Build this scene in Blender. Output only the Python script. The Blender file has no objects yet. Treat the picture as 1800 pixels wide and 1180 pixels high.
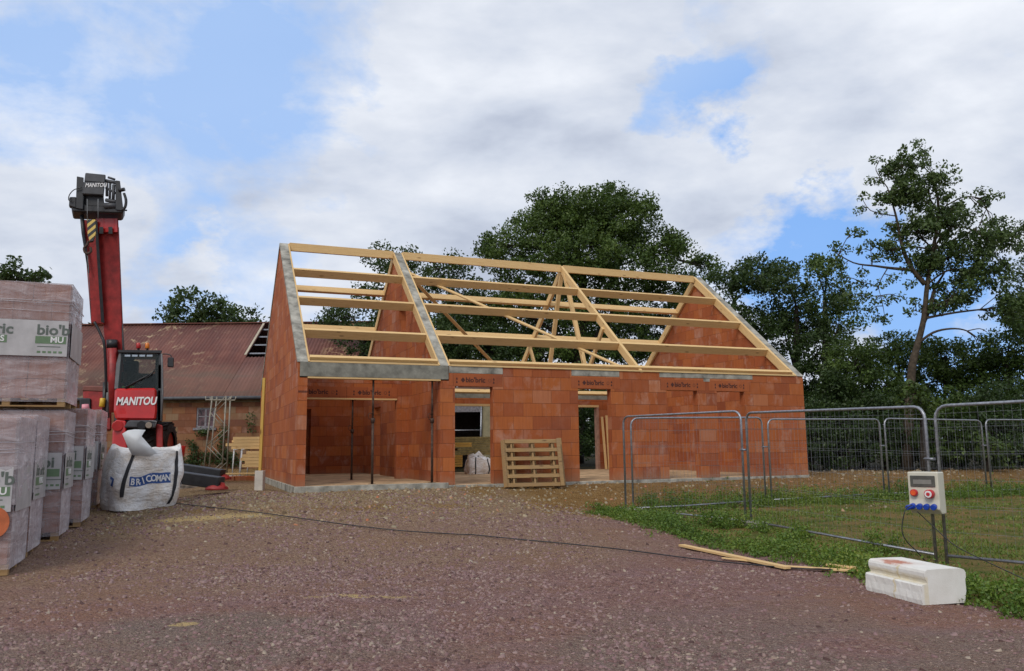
import bpy, math, random
import numpy as np
from mathutils import Matrix, Vector
R_ = math.radians
random.seed(7); RNG = np.random.default_rng(11)
SC = bpy.context.scene
COL = SC.collection

# ---------------------------------------------------------------- camera
F_PX, PIT, ROL, CZ = 1412.63, 0.1385, 0.0105, 1.5
cam_d = bpy.data.cameras.new("camera"); cam = bpy.data.objects.new("camera", cam_d); COL.objects.link(cam)
cam_d.sensor_width = 36; cam_d.lens = 36 * F_PX / 1800; cam_d.clip_start = .05; cam_d.clip_end = 3000
cam.matrix_world = Matrix.Translation((0, 0, CZ)) @ Matrix.Rotation(math.pi/2 + PIT, 4, 'X') @ Matrix.Rotation(-ROL, 4, 'Z')
SC.camera = cam
SC.view_settings.view_transform = 'Standard'; SC.view_settings.look = 'None'
SC.view_settings.exposure = .18; SC.view_settings.gamma = 1

# ---------------------------------------------------------------- node helpers
class NT:
    def __init__(s, tree): s.t = tree; s.n = tree.nodes; s.l = tree.links
    def new(s, typ, **kw):
        n = s.n.new(typ)
        for k, v in kw.items():
            if k == 'ins':
                for kk, vv in v.items(): s.put(n.inputs[kk], vv)
            else: setattr(n, k, v)
        return n
    def put(s, sock, v):
        if isinstance(v, bpy.types.NodeSocket): s.l.new(v, sock)
        elif isinstance(v, (tuple, list)) and sock.type == 'RGBA' and len(v) == 3: sock.default_value = (*v, 1)
        else: sock.default_value = v
    def math(s, op, a, b=0.0, c=0.0, clamp=False):
        n = s.new('ShaderNodeMath', operation=op, use_clamp=clamp)
        s.put(n.inputs[0], a); s.put(n.inputs[1], b); s.put(n.inputs[2], c); return n.outputs[0]
    def vmath(s, op, a, b=(0, 0, 0)):
        n = s.new('ShaderNodeVectorMath', operation=op); s.put(n.inputs[0], a); s.put(n.inputs[1], b)
        return n.outputs['Value'] if op in ('DOT_PRODUCT', 'LENGTH') else n.outputs[0]
    def mix(s, f, a, b, blend='MIX'):
        n = s.new('ShaderNodeMix', data_type='RGBA', blend_type=blend, clamp_factor=True)
        s.put(n.inputs[0], f); s.put(n.inputs[6], a); s.put(n.inputs[7], b); return n.outputs[2]
    def ramp(s, f, stops, interp='LINEAR'):
        n = s.new('ShaderNodeValToRGB'); s.put(n.inputs[0], f); cr = n.color_ramp; cr.interpolation = interp
        while len(cr.elements) < len(stops): cr.elements.new(.5)
        for e, (p, c) in zip(cr.elements, stops):
            e.position = p; e.color = (*c, 1) if isinstance(c, (tuple, list)) else (c, c, c, 1)
        return n.outputs[0]
    def noise(s, vec=None, scale=5, detail=4, rough=.55, dist=0.0, out=0):
        n = s.new('ShaderNodeTexNoise'); n.inputs['Scale'].default_value = scale; n.inputs['Detail'].default_value = detail
        n.inputs['Roughness'].default_value = rough; n.inputs['Distortion'].default_value = dist
        if vec is not None: s.l.new(vec, n.inputs['Vector'])
        return n.outputs[out]
    def mapr(s, f, a, b, c=0.0, d=1.0):
        n = s.new('ShaderNodeMapRange'); s.put(n.inputs[0], f)
        for i, v in enumerate((a, b, c, d)): n.inputs[i+1].default_value = v
        return n.outputs[0]
    def scale(s, vec, xyz):
        n = s.new('ShaderNodeMapping'); s.l.new(vec, n.inputs[0]); n.inputs['Scale'].default_value = xyz; return n.outputs[0]
    def obj(s): return s.new('ShaderNodeTexCoord').outputs['Object']

# ---------------------------------------------------------------- world: broken cloud
SUN_AZ, SUN_EL = 206.0, 44.0     # azimuth measured clockwise from +Y (the way the camera looks)
W = bpy.data.worlds.new("World"); SC.world = W; W.use_nodes = True
k = NT(W.node_tree); k.n.clear()
d = k.new('ShaderNodeTexCoord').outputs['Generated']
sky = k.new('ShaderNodeTexSky', sky_type='NISHITA', sun_disc=False)
sky.sun_elevation = R_(SUN_EL); sky.sun_rotation = R_(SUN_AZ); sky.air_density = 1.0; sky.dust_density = 1.0; sky.ozone_density = 1.0
sep = k.new('ShaderNodeSeparateXYZ'); k.l.new(d, sep.inputs[0])
zz = k.math('MAXIMUM', sep.outputs[2], 0.0)
dv = k.math('ADD', zz, 0.42)
comb = k.new('ShaderNodeCombineXYZ', ins={0: k.math('DIVIDE', sep.outputs[0], dv), 1: k.math('DIVIDE', sep.outputs[1], dv), 2: 0.0})
cv = comb.outputs[0]
def pdir(px, py):
    X2, Y2 = (px-900)/F_PX, -(py-590)/F_PX; c, s_ = math.cos(ROL), math.sin(ROL)
    X, Y = X2*c+Y2*s_, -X2*s_+Y2*c; c, s_ = math.cos(PIT), math.sin(PIT)
    v = Vector((X, c-Y*s_, s_+Y*c)); return v
n_big = k.noise(cv, 1.9, 8, .56, .15)
n_fine = k.noise(k.scale(d, (4, 4, 7)), 1.5, 8, .60, .3)
den = k.math('ADD', k.math('ADD', k.math('MULTIPLY', n_big, .50), k.math('MULTIPLY', n_fine, .5)), k.math('MULTIPLY', k.noise(k.scale(d, (1, 1, 1.5)), 13, 6, .6, .2), .17))
wv = k.vmath('SUBTRACT', k.noise(k.scale(d, (1, 1, 1.6)), 7, 6, .62, 0, 1), (.5, .5, .5)); wsc = k.vmath('SCALE', wv); wsc.node.inputs['Scale'].default_value = .22
dw = k.vmath('NORMALIZE', k.vmath('ADD', k.vmath('NORMALIZE', d), wsc))
blue = None   # openings in the cloud: (direction, cosine half-width, strength)
for (px, py, rad, amp) in [(330, 170, 230, .23), (60, 150, 160, .12), (500, 60, 120, .10), (250, 280, 230, .20), (560, 300, 150, .14), (640, 20, 90, .16), (480, 120, 120, .08), (330, 560, 90, .12),
                           (440, 350, 140, .14), (1320, 140, 75, .20), (1240, 175, 70, .18), (1170, 185, 40, .08), (1440, 455, 95, .26), (1560, 540, 110, .26), (1700, 600, 100, .2), (1350, 430, 70, .1), (380, 495, 100, .2), (620, 470, 120, .14), (560, 520, 90, .2),
                           (1300, 10, 100, .06),
                           (900, 60, 200, -.08), (1100, 250, 260, -.10), (60, 400, 150, -.16), (560, 395, 170, -.14), (1600, 120, 280, -.10), (780, 350, 150, -.10), (1550, 610, 40, -.1), (350, 470, 45, -.2)]:
    c = pdir(px, py).normalized(); cw = math.cos(math.atan(rad*1.5/F_PX))
    dt = k.vmath('DOT_PRODUCT', dw, tuple(c))
    m = k.math('POWER', k.mapr(dt, cw, 1.0), 1.3)
    m = k.math('MULTIPLY', m, amp*(.44 if amp > 0 and px < 800 else 1.0))
    blue = m if blue is None else k.math('ADD', blue, m)
den = k.math('SUBTRACT', den, blue)
cloud = k.mapr(den, .40, .575, .05, 1.0)
shade = k.math('ADD', k.math('MULTIPLY', k.noise(k.scale(cv, (1, 1.4, 1)), 2.6, 6, .55, .2), .7), k.math('MULTIPLY', k.noise(k.scale(d, (3, 3, 8)), 1.9, 5, .55), .4))
ccol = k.ramp(shade, [(.40, (.45, .50, .61)), (.50, (.57, .62, .72)), (.59, (.67, .71, .79)), (.72, (.81, .84, .90))])
bl = k.vmath('SCALE', sky.outputs[0]); bl.node.inputs['Scale'].default_value = .10
lowr = k.mapr(k.vmath('DOT_PRODUCT', k.vmath('NORMALIZE', d), tuple(pdir(1480, 480).normalized())), .955, .99)
bcol = k.mix(.8, bl, k.mix(lowr, (.38, .57, .93), (.20, .43, .90)))
skyc = k.mix(cloud, bcol, ccol)
below = k.mapr(sep.outputs[2], -.02, .0)
skyc = k.mix(below, (.12, .11, .09), skyc)
bg = k.new('ShaderNodeBackground'); k.l.new(skyc, bg.inputs[0]); bg.inputs[1].default_value = 1.0
wo = k.new('ShaderNodeOutputWorld'); k.l.new(bg.outputs[0], wo.inputs[0])

# ---------------------------------------------------------------- sun (veiled by cloud)
sl = bpy.data.lights.new("sun", 'SUN'); sl.energy = 1.5; sl.angle = R_(24); sl.color = (1, .93, .82)
so = bpy.data.objects.new("sun", sl); COL.objects.link(so)
sd = Vector((math.sin(R_(SUN_AZ))*math.cos(R_(SUN_EL)), math.cos(R_(SUN_AZ))*math.cos(R_(SUN_EL)), math.sin(R_(SUN_EL))))
so.rotation_euler = sd.to_track_quat('Z', 'Y').to_euler(); so.location = sd*50

# ---------------------------------------------------------------- world frame helpers
HX, HY, YAW, HL, HW = -4.616, 17.2625, 0.3858, 13.74, 9.15
HH, HR, SLAB = 2.65, 6.40, CZ-.766
SLP = (HR-2.67)/(HW/2)
cy, sy_ = math.cos(YAW), math.sin(YAW)
def ss(a, b, x):
    t = np.clip((x-a)/(b-a), 0, 1); return t*t*(3-2*t)
def uv(x, y):
    dx, dy = x-HX, y-HY; return dx*cy+dy*sy_, -dx*sy_+dy*cy
def vnoise(x, y, s, seed=0):
    """cheap smooth value noise"""
    r = np.random.default_rng(seed); T = r.random((64, 64)); X = np.asarray(x)*s+1000; Y = np.asarray(y)*s+1000
    xi = np.floor(X).astype(int); yi = np.floor(Y).astype(int); fx = X-xi; fy = Y-yi; fx = fx*fx*(3-2*fx); fy = fy*fy*(3-2*fy)
    g = lambda a, b_: T[a % 64, b_ % 64]
    return (g(xi, yi)*(1-fx)+g(xi+1, yi)*fx)*(1-fy)+(g(xi, yi+1)*(1-fx)+g(xi+1, yi+1)*fx)*fy
def tz(x, y):
    x = np.asarray(x, float); y = np.asarray(y, float); u, v = uv(x, y)
    gl = .62*ss(-8.5, 0, v)*(1-.3*ss(-1, -3.5, u))
    g2 = .10*ss(-9, -5, v)+.52*ss(-2.6, -.1, v)
    b = ss(2.0, 6.5, u); z = gl*(1-b)+g2*b+.15*ss(10, 16, v)
    inside = ss(-.5, .0, u)*ss(HL+.5, HL, u)*ss(-.4, .1, v)*ss(HW+.5, HW, v)
    near = ss(50, 30, np.abs(x))*ss(60, 36, y)
    z = z+near*(1-inside)*((vnoise(x, y, .9, 7)-.5)*.05+(vnoise(x, y, 3.3, 8)-.5)*.024+(vnoise(x, y, 8.0, 9)-.5)*.014)
    wob = .25*np.sin(y*.5); rut = 0
    for c in (-1.9, -.35): 
        q = x-(c+wob+.05*(y-8)); rut = rut-.020*np.exp(-(q/.16)**2)+.010*np.exp(-((np.abs(q)-.30)/.10)**2)
    return z+rut*ss(4, 6, y)*ss(14, 11, y)-inside*.05
def tzf(x, y): return float(tz(x, y))
def uvw(u, v, w=0.0): return Vector((HX+u*cy-v*sy_, HY+u*sy_+v*cy, SLAB+w))
def at(px, py, Y):
    r = pdir(px, py); t = Y/r.y; return Vector((r.x*t, Y, CZ+r.z*t))
def gr(px, py):
    r = pdir(px, py); t = .5
    while t < 90:
        p = r*t
        if CZ+p.z < tzf(p.x, p.y): break
        t += .02
    return Vector((p.x, p.y, tzf(p.x, p.y)))

# ---------------------------------------------------------------- mesh helpers
class MB:
    def __init__(s): s.v = []; s.f = []; s.sm = []
    def add(s, vs, fs, smooth=False):
        o = len(s.v); s.v += [tuple(p) for p in vs]; s.f += [tuple(i+o for i in f) for f in fs]; s.sm += [smooth]*len(fs); return s
    def box(s, lo, hi, M=None):
        x0, y0, z0 = lo; x1, y1, z1 = hi
        vs = [Vector(p) for p in ((x0,y0,z0),(x1,y0,z0),(x1,y1,z0),(x0,y1,z0),(x0,y0,z1),(x1,y0,z1),(x1,y1,z1),(x0,y1,z1))]
        if M is not None: vs = [M @ p for p in vs]
        return s.add(vs, [(0,3,2,1),(4,5,6,7),(0,1,5,4),(1,2,6,5),(2,3,7,6),(3,0,4,7)])
    def cbox(s, c, size, M=None):
        return s.box([c[i]-size[i]/2 for i in range(3)], [c[i]+size[i]/2 for i in range(3)], M)
    def hexa(s, bot, top): return s.add(list(bot)+list(top), [(0,3,2,1),(4,5,6,7),(0,1,5,4),(1,2,6,5),(2,3,7,6),(3,0,4,7)])
    def prism(s, pts0, pts1):
        n = len(pts0); fs = [tuple(range(n-1, -1, -1)), tuple(range(n, 2*n))]
        fs += [(i, (i+1) % n, n+(i+1) % n, n+i) for i in range(n)]
        return s.add(list(pts0)+list(pts1), fs)
    def tube(s, pts, r, n=8, cap=True, smooth=True):
        pts = [Vector(p) for p in pts]; m = len(pts)
        rs = r if isinstance(r, (list, tuple)) else [r]*m
        vs = []; prev = None
        for i, p in enumerate(pts):
            t = (pts[min(i+1, m-1)]-pts[max(i-1, 0)]).normalized()
            if prev is None: a = t.orthogonal().normalized()
            else: a = (prev-t*prev.dot(t)).normalized()
            prev = a; b = t.cross(a)
            for j in range(n):
                an = 2*math.pi*j/n; vs.append(p+(a*math.cos(an)+b*math.sin(an))*rs[i])
        fs = [(i*n+j, i*n+(j+1) % n, (i+1)*n+(j+1) % n, (i+1)*n+j) for i in range(m-1) for j in range(n)]
        s.add(vs, fs, smooth)
        if cap:
            o = len(s.v)-len(vs); s.f += [tuple(o+j for j in range(n-1, -1, -1)), tuple(o+(m-1)*n+j for j in range(n))]; s.sm += [False, False]
        return s
    def build(s, name, mat, parent=None, bevel=0.0, M=None, seg=1):
        me = bpy.data.meshes.new(name); me.from_pydata(s.v, [], s.f); me.polygons.foreach_set('use_smooth', s.sm); me.update()
        if mat: me.materials.append(mat)
        o = bpy.data.objects.new(name, me); COL.objects.link(o)
        if parent: o.parent = parent
        if M is not None: o.matrix_local = M
        if bevel:
            b = o.modifiers.new('bevel', 'BEVEL'); b.width = bevel; b.segments = seg; b.limit_method = 'ANGLE'; b.angle_limit = R_(40)
        return o
def fastmesh(name, verts, facegroups, mat, parent=None, attrs=None, smooth=False):
    """facegroups: list of int arrays (m,k)"""
    me = bpy.data.meshes.new(name); verts = np.asarray(verts, np.float32)
    me.vertices.add(len(verts)); me.vertices.foreach_set('co', verts.ravel())
    loops = np.concatenate([g.ravel() for g in facegroups]).astype(np.int32)
    tot = np.concatenate([np.full(len(g), g.shape[1]) for g in facegroups]).astype(np.int32)
    st = np.concatenate([[0], np.cumsum(tot)[:-1]]).astype(np.int32)
    me.loops.add(len(loops)); me.loops.foreach_set('vertex_index', loops)
    me.polygons.add(len(tot)); me.polygons.foreach_set('loop_start', st); me.polygons.foreach_set('loop_total', tot)
    if smooth: me.polygons.foreach_set('use_smooth', np.ones(len(tot), bool))
    if attrs:
        for an, av in attrs.items():
            a = me.attributes.new(an, 'FLOAT', 'POINT'); a.data.foreach_set('value', np.asarray(av, np.float32))
    me.update(calc_edges=True)
    me.materials.append(mat)
    o = bpy.data.objects.new(name, me); COL.objects.link(o)
    if parent: o.parent = parent
    return o
def empty(name, loc, rz=0.0, M=None):
    o = bpy.data.objects.new(name, None); COL.objects.link(o); o.empty_display_size = .2
    o.matrix_world = M if M is not None else Matrix.Translation(loc) @ Matrix.Rotation(rz, 4, 'Z')
    return o
def tag(o, label=None, cat=None, group=None, kind=None):
    if label: o['label'] = label
    if cat: o['category'] = cat
    if group: o['group'] = group
    if kind: o['kind'] = kind
    return o
def text(body, size, M, mat, parent, name='lettering', extrude=.0015, bold=.0, sx=1.0, shear=0.0, align='LEFT'):
    cu = bpy.data.curves.new(name, 'FONT'); cu.body = body; cu.size = size; cu.extrude = extrude; cu.offset = bold; cu.shear = shear
    cu.align_x = align; cu.resolution_u = 3
    t = bpy.data.objects.new(name, cu); COL.objects.link(t); bpy.context.view_layer.update()
    me = bpy.data.meshes.new_from_object(t.evaluated_get(bpy.context.evaluated_depsgraph_get()))
    bpy.data.objects.remove(t)
    me.name = name; me.materials.clear(); me.materials.append(mat)
    o = bpy.data.objects.new(name, me); COL.objects.link(o); o.parent = parent
    o.matrix_local = M @ Matrix.Diagonal((sx, 1, 1, 1)); return o
def face_front(p): return Matrix.Translation(p) @ Matrix.Rotation(math.pi/2, 4, 'X')      # text plane facing -Y
def along(p0, p1, up=(0, 0, 1)):
    x = (Vector(p1)-Vector(p0)).normalized(); z = Vector(up); z = (z-x*z.dot(x)).normalized(); y = z.cross(x)
    M = Matrix((x, y, z)).transposed().to_4x4(); M.translation = Vector(p0); return M

# ---------------------------------------------------------------- materials
MATS = {}
def pmat(name, col, rough=.6, metal=0.0, var=.12, vscale=6, bump=0.0, bscale=40, spec=.5, coat=0.0):
    if name in MATS: return MATS[name]
    m = bpy.data.materials.new(name); m.use_nodes = True; k = NT(m.node_tree); b = k.n['Principled BSDF']
    o = k.obj(); nz = k.noise(o, vscale, 5, .6)
    c = k.mix(k.mapr(nz, .3, .7), tuple(x*(1-var*1.6) for x in col), tuple(min(1, x*(1+var)) for x in col))
    k.l.new(c, b.inputs['Base Color']); b.inputs['Roughness'].default_value = rough; b.inputs['Metallic'].default_value = metal
    b.inputs['Specular IOR Level'].default_value = spec; b.inputs['Coat Weight'].default_value = coat
    if bump:
        bn = k.new('ShaderNodeBump', ins={'Strength': bump, 'Distance': .01, 'Height': k.noise(o, bscale, 5, .6)}); k.l.new(bn.outputs[0], b.inputs['Normal'])
    MATS[name] = m; return m
def wood_mat(name, light, dark, rough=.7, aged=0.0):
    m = bpy.data.materials.new(name); m.use_nodes = True; k = NT(m.node_tree); b = k.n['Principled BSDF']
    o = k.obj(); oi = k.new('ShaderNodeObjectInfo')
    off = k.vmath('ADD', o, k.new('ShaderNodeCombineXYZ', ins={0: k.math('MULTIPLY', oi.outputs['Random'], 37.0), 1: 0.0, 2: k.math('MULTIPLY', oi.outputs['Random'], 11.0)}).outputs[0])
    g = k.noise(k.scale(off, (.6, 14, 14)), 5, 5, .6, .6)
    fine = k.noise(k.scale(off, (1.5, 90, 90)), 4, 3, .6)
    c = k.mix(k.mapr(g, .3, .72), dark, light)
    c = k.mix(k.mapr(fine, .35, .8, 0, .35), c, dark)
    kn = k.new('ShaderNodeTexVoronoi'); kn.inputs['Scale'].default_value = 1.0; k.l.new(k.scale(off, (1.9, 7, 7)), kn.inputs['Vector'])
    c = k.mix(k.mapr(kn.outputs['Distance'], .06, .16, .9, 0), c, (dark[0]*.4, dark[1]*.33, dark[2]*.3))
    c = k.mix(k.math('MULTIPLY', k.math('SUBTRACT', oi.outputs['Random'], .5), .5), c, tuple(x*.72 for x in dark))
    if aged: c = k.mix(k.mapr(k.noise(off, 3, 4, .6), .35, .7, 0, aged), c, (.17, .15, .13))
    k.l.new(c, b.inputs['Base Color']); b.inputs['Roughness'].default_value = rough; b.inputs['Specular IOR Level'].default_value = .25
    bn = k.new('ShaderNodeBump', ins={'Strength': .4, 'Distance': .006, 'Height': g}); k.l.new(bn.outputs[0], b.inputs['Normal'])
    return m
def brick_mat(name, bw=.5, bh=.314, off=.244, dusty=.35, base=None):
    m = bpy.data.materials.new(name); m.use_nodes = True; k = NT(m.node_tree); b = k.n['Principled BSDF']
    tc = k.new('ShaderNodeTexCoord'); o = tc.outputs['Object']; nrm = k.new('ShaderNodeSeparateXYZ'); k.l.new(tc.outputs['Normal'], nrm.inputs[0])
    p = k.new('ShaderNodeSeparateXYZ'); k.l.new(o, p.inputs[0])
    sidef = k.math('GREATER_THAN', k.math('ABSOLUTE', nrm.outputs[0]), .5)
    horiz = k.math('ADD', k.math('MULTIPLY', p.outputs[0], k.math('SUBTRACT', 1.0, sidef)), k.math('MULTIPLY', k.math('ADD', p.outputs[1], .23), sidef))
    vz = k.math('ADD', p.outputs[2], bh*40-off)
    vec = k.new('ShaderNodeCombineXYZ', ins={0: k.math('ADD', horiz, bw*40), 1: vz, 2: 0.0}).outputs[0]
    def brick(c1, c2, mort, ms, w=bw, vec=vec):
        n = k.new('ShaderNodeTexBrick'); k.l.new(vec, n.inputs['Vector'])
        n.inputs['Color1'].default_value = (*c1, 1); n.inputs['Color2'].default_value = (*c2, 1); n.inputs['Mortar'].default_value = (*mort, 1)
        n.inputs['Scale'].default_value = 1; n.inputs['Mortar Size'].default_value = ms; n.inputs['Mortar Smooth'].default_value = .2
        n.inputs['Brick Width'].default_value = w; n.inputs['Row Height'].default_value = bh; n.offset = .5; n.offset_frequency = 2
        return n
    rnd = brick((0, 0, 0), (1, 1, 1), (.5, .5, .5), 0.0).outputs['Color']
    ms = brick((0, 0, 0), (0, 0, 0), (1, 1, 1), .0035).outputs['Fac']
    pal = base or [(0, (.29, .078, .032)), (.22, (.37, .100, .032)), (.5, (.43, .125, .034)), (.72, (.40, .108, .038)), (.88, (.48, .150, .042)), (1, (.44, .18, .10))]
    c = k.ramp(rnd, pal)
    rnd2 = k.new('ShaderNodeTexWhiteNoise', noise_dimensions='1D'); k.l.new(k.math('MULTIPLY', rnd, 913.0), rnd2.inputs['W'])
    # vertical fluting and pale scuffs
    flute = k.noise(k.scale(vec, (38, 1.2, 1)), 1, 3, .7)
    c = k.mix(k.mapr(flute, .3, .75, 0, .5), c, (.22, .062, .028))
    dust = k.noise(k.scale(vec, (2.6, 1.7, 1)), 1.3, 6, .65, .4)
    dstr = k.math('MULTIPLY', k.mapr(dust, .48, .78, 0, dusty), k.mapr(rnd2.outputs[0], .35, 1, .2, 1.4))
    c = k.mix(dstr, c, (.50, .32, .25))
    dark = k.noise(k.scale(vec, (.5, .9, 1)), 1.1, 4, .6)
    c = k.mix(k.mapr(dark, .55, .8, 0, .5), c, (.15, .05, .04))
    c = k.mix(k.mapr(ms, .1, .9, 0, .75), c, (.13, .04, .022))
    k.l.new(c, b.inputs['Base Color']); b.inputs['Roughness'].default_value = .85; b.inputs['Specular IOR Level'].default_value = .2
    h = k.math('ADD', k.math('MULTIPLY', flute, .25), k.math('MULTIPLY', ms, -1.0))
    h = k.math('ADD', h, k.math('MULTIPLY', rnd, .12))
    low = k.math('MULTIPLY', k.mapr(k.math('ADD', p.outputs[2], k.math('MULTIPLY', k.noise(k.scale(vec, (3, 3, 1)), 2, 5, .6), .25)), .10, .30, 1, 0), .4 if name == 'terracotta_block' else 0.0)
    c = k.mix(low, c, (.30, .20, .13))
    sm = k.noise(k.scale(vec, (3.5, 9, 1)), 1.0, 5, .7, .8); c = k.mix(k.mapr(sm, .66, .74, 0, .45 if name == 'terracotta_block' else 0.0), c, (.36, .27, .21))
    k.l.new(c, b.inputs['Base Color'])
    bn = k.new('ShaderNodeBump', ins={'Strength': .8, 'Distance': .012, 'Height': h}); k.l.new(bn.outputs[0], b.inputs['Normal'])
    return m
def leaf_mat(name, cols, trans=.25):
    m = bpy.data.materials.new(name); m.use_nodes = True; k = NT(m.node_tree); b = k.n['Principled BSDF']
    g = k.new('ShaderNodeNewGeometry'); o = k.obj()
    r = k.math('ADD', k.math('MULTIPLY', g.outputs['Random Per Island'], .55), k.math('MULTIPLY', k.mapr(k.noise(o, .55, 3, .6), .35, .68), .45))
    c = k.ramp(r, [(i/(len(cols)-1), q) for i, q in enumerate(cols)])
    k.l.new(c, b.inputs['Base Color']); b.inputs['Roughness'].default_value = .5; b.inputs['Specular IOR Level'].default_value = .35
    t = k.new('ShaderNodeBsdfTranslucent'); k.l.new(k.mix(.5, c, (.10, .16, .02)), t.inputs[0])
    mx = k.new('ShaderNodeMixShader'); mx.inputs[0].default_value = trans
    k.l.new(b.outputs[0], mx.inputs[1]); k.l.new(t.outputs[0], mx.inputs[2]); k.l.new(mx.outputs[0], k.n['Material Output'].inputs[0])
    return m
def film_mat(lo=.20, hi=.52, name='stretch_film'):
    m = bpy.data.materials.new(name); m.use_nodes = True; k = NT(m.node_tree); b = k.n['Principled BSDF']
    o = k.obj(); n1 = k.noise(k.scale(o, (1.2, 1.2, 4)), 1.7, 5, .55, .6); n2 = k.noise(k.scale(o, (9, 9, 1.2)), 1.5, 4, .6, .5)
    k.l.new(k.mix(k.mapr(n1, .58, .76), (.60, .55, .58), (.85, .84, .88)), b.inputs['Base Color']); b.inputs['Roughness'].default_value = .2; b.inputs['Specular IOR Level'].default_value = .6  # whitish noise patches in the colour stand in for highlights on the film
    bn = k.new('ShaderNodeBump', ins={'Strength': .9, 'Distance': .035, 'Height': k.math('ADD', n1, k.math('MULTIPLY', n2, .6))}); k.l.new(bn.outputs[0], b.inputs['Normal'])
    tr = k.new('ShaderNodeBsdfTransparent'); mx = k.new('ShaderNodeMixShader')
    lw = k.new('ShaderNodeLayerWeight'); lw.inputs[0].default_value = .35
    f = k.math('ADD', k.mapr(k.math('ADD', n1, k.math('MULTIPLY', n2, .4)), .5, .95, lo, hi), k.math('MULTIPLY', lw.outputs['Facing'], .32), clamp=True)
    k.l.new(f, mx.inputs[0]); k.l.new(tr.outputs[0], mx.inputs[1]); k.l.new(b.outputs[0], mx.inputs[2]); k.l.new(mx.outputs[0], k.n['Material Output'].inputs[0])
    return m
def bark_mat(name, col):
    return pmat(name, col, .9, 0, .35, 9, .6, 14, .2)
M_BRICK = brick_mat('terracotta_block', dusty=.6)
M_BRICKP = brick_mat('terracotta_packed', .5, .29, .12, .1, [(0, (.34, .16, .10)), (1, (.40, .18, .11))])
M_LINT = brick_mat('terracotta_lintel', 1.4, .9, .3, .12, [(0, (.36, .10, .036)), (1, (.40, .115, .04))])
M_OLDBRICK = brick_mat('old_barn_block', .52, .27, .1, .5, [(0, (.13, .07, .045)), (.3, (.20, .085, .045)), (.5, (.25, .12, .055)), (.7, (.20, .13, .07)), (1, (.24, .18, .11))])
M_CONC = pmat('concrete', (.34, .325, .28), .9, 0, .4, 3.5, .4, 30, .2)
M_CONCD = pmat('poured_beam_concrete', (.235, .23, .195), .9, 0, .3, 4, .5, 18, .2)
M_WOOD = wood_mat('new_spruce', (.78, .56, .28), (.60, .39, .17))
M_WOODY = wood_mat('yellow_formwork_board', (.60, .40, .10), (.45, .26, .06))
M_PAL = wood_mat('pallet_wood', (.44, .28, .12), (.26, .15, .06), .85, .3)
M_INK2 = pmat('faint_print', (.22, .065, .03), .9, 0, .2)
M_INK = pmat('dark_print', (.07, .022, .018), .9, 0, .2)
M_GALV = pmat('galvanised_tube', (.32, .33, .36), .42, .75, .25, 25)
M_RUST = pmat('rusty_steel', (.09, .055, .04), .7, .4, .45, 20, .3, 60)
M_RED = pmat('red_paint', (.47, .018, .018), .33, 0, .12, 3, 0, 1, .5, .4)
M_REDD = pmat('dull_red_paint', (.30, .022, .02), .5, 0, .25, 6)
M_BLK = pmat('black_paint', (.016, .017, .02), .45, 0, .3, 8)
M_DKG = pmat('dark_grey_plastic', (.05, .053, .06), .55, 0, .25, 6)
M_GREY = pmat('mid_grey_plastic', (.14, .145, .15), .5, 0, .2, 6)
M_RUB = pmat('tyre_rubber', (.035, .03, .027), .9, 0, .4, 10, .4, 40, .2)
M_WHITE = pmat('white_print', (.72, .72, .72), .6, 0, .05)
M_FILM = film_mat(); M_FILM2 = film_mat(.42, .85, 'bunched_stretch_film')

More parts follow.
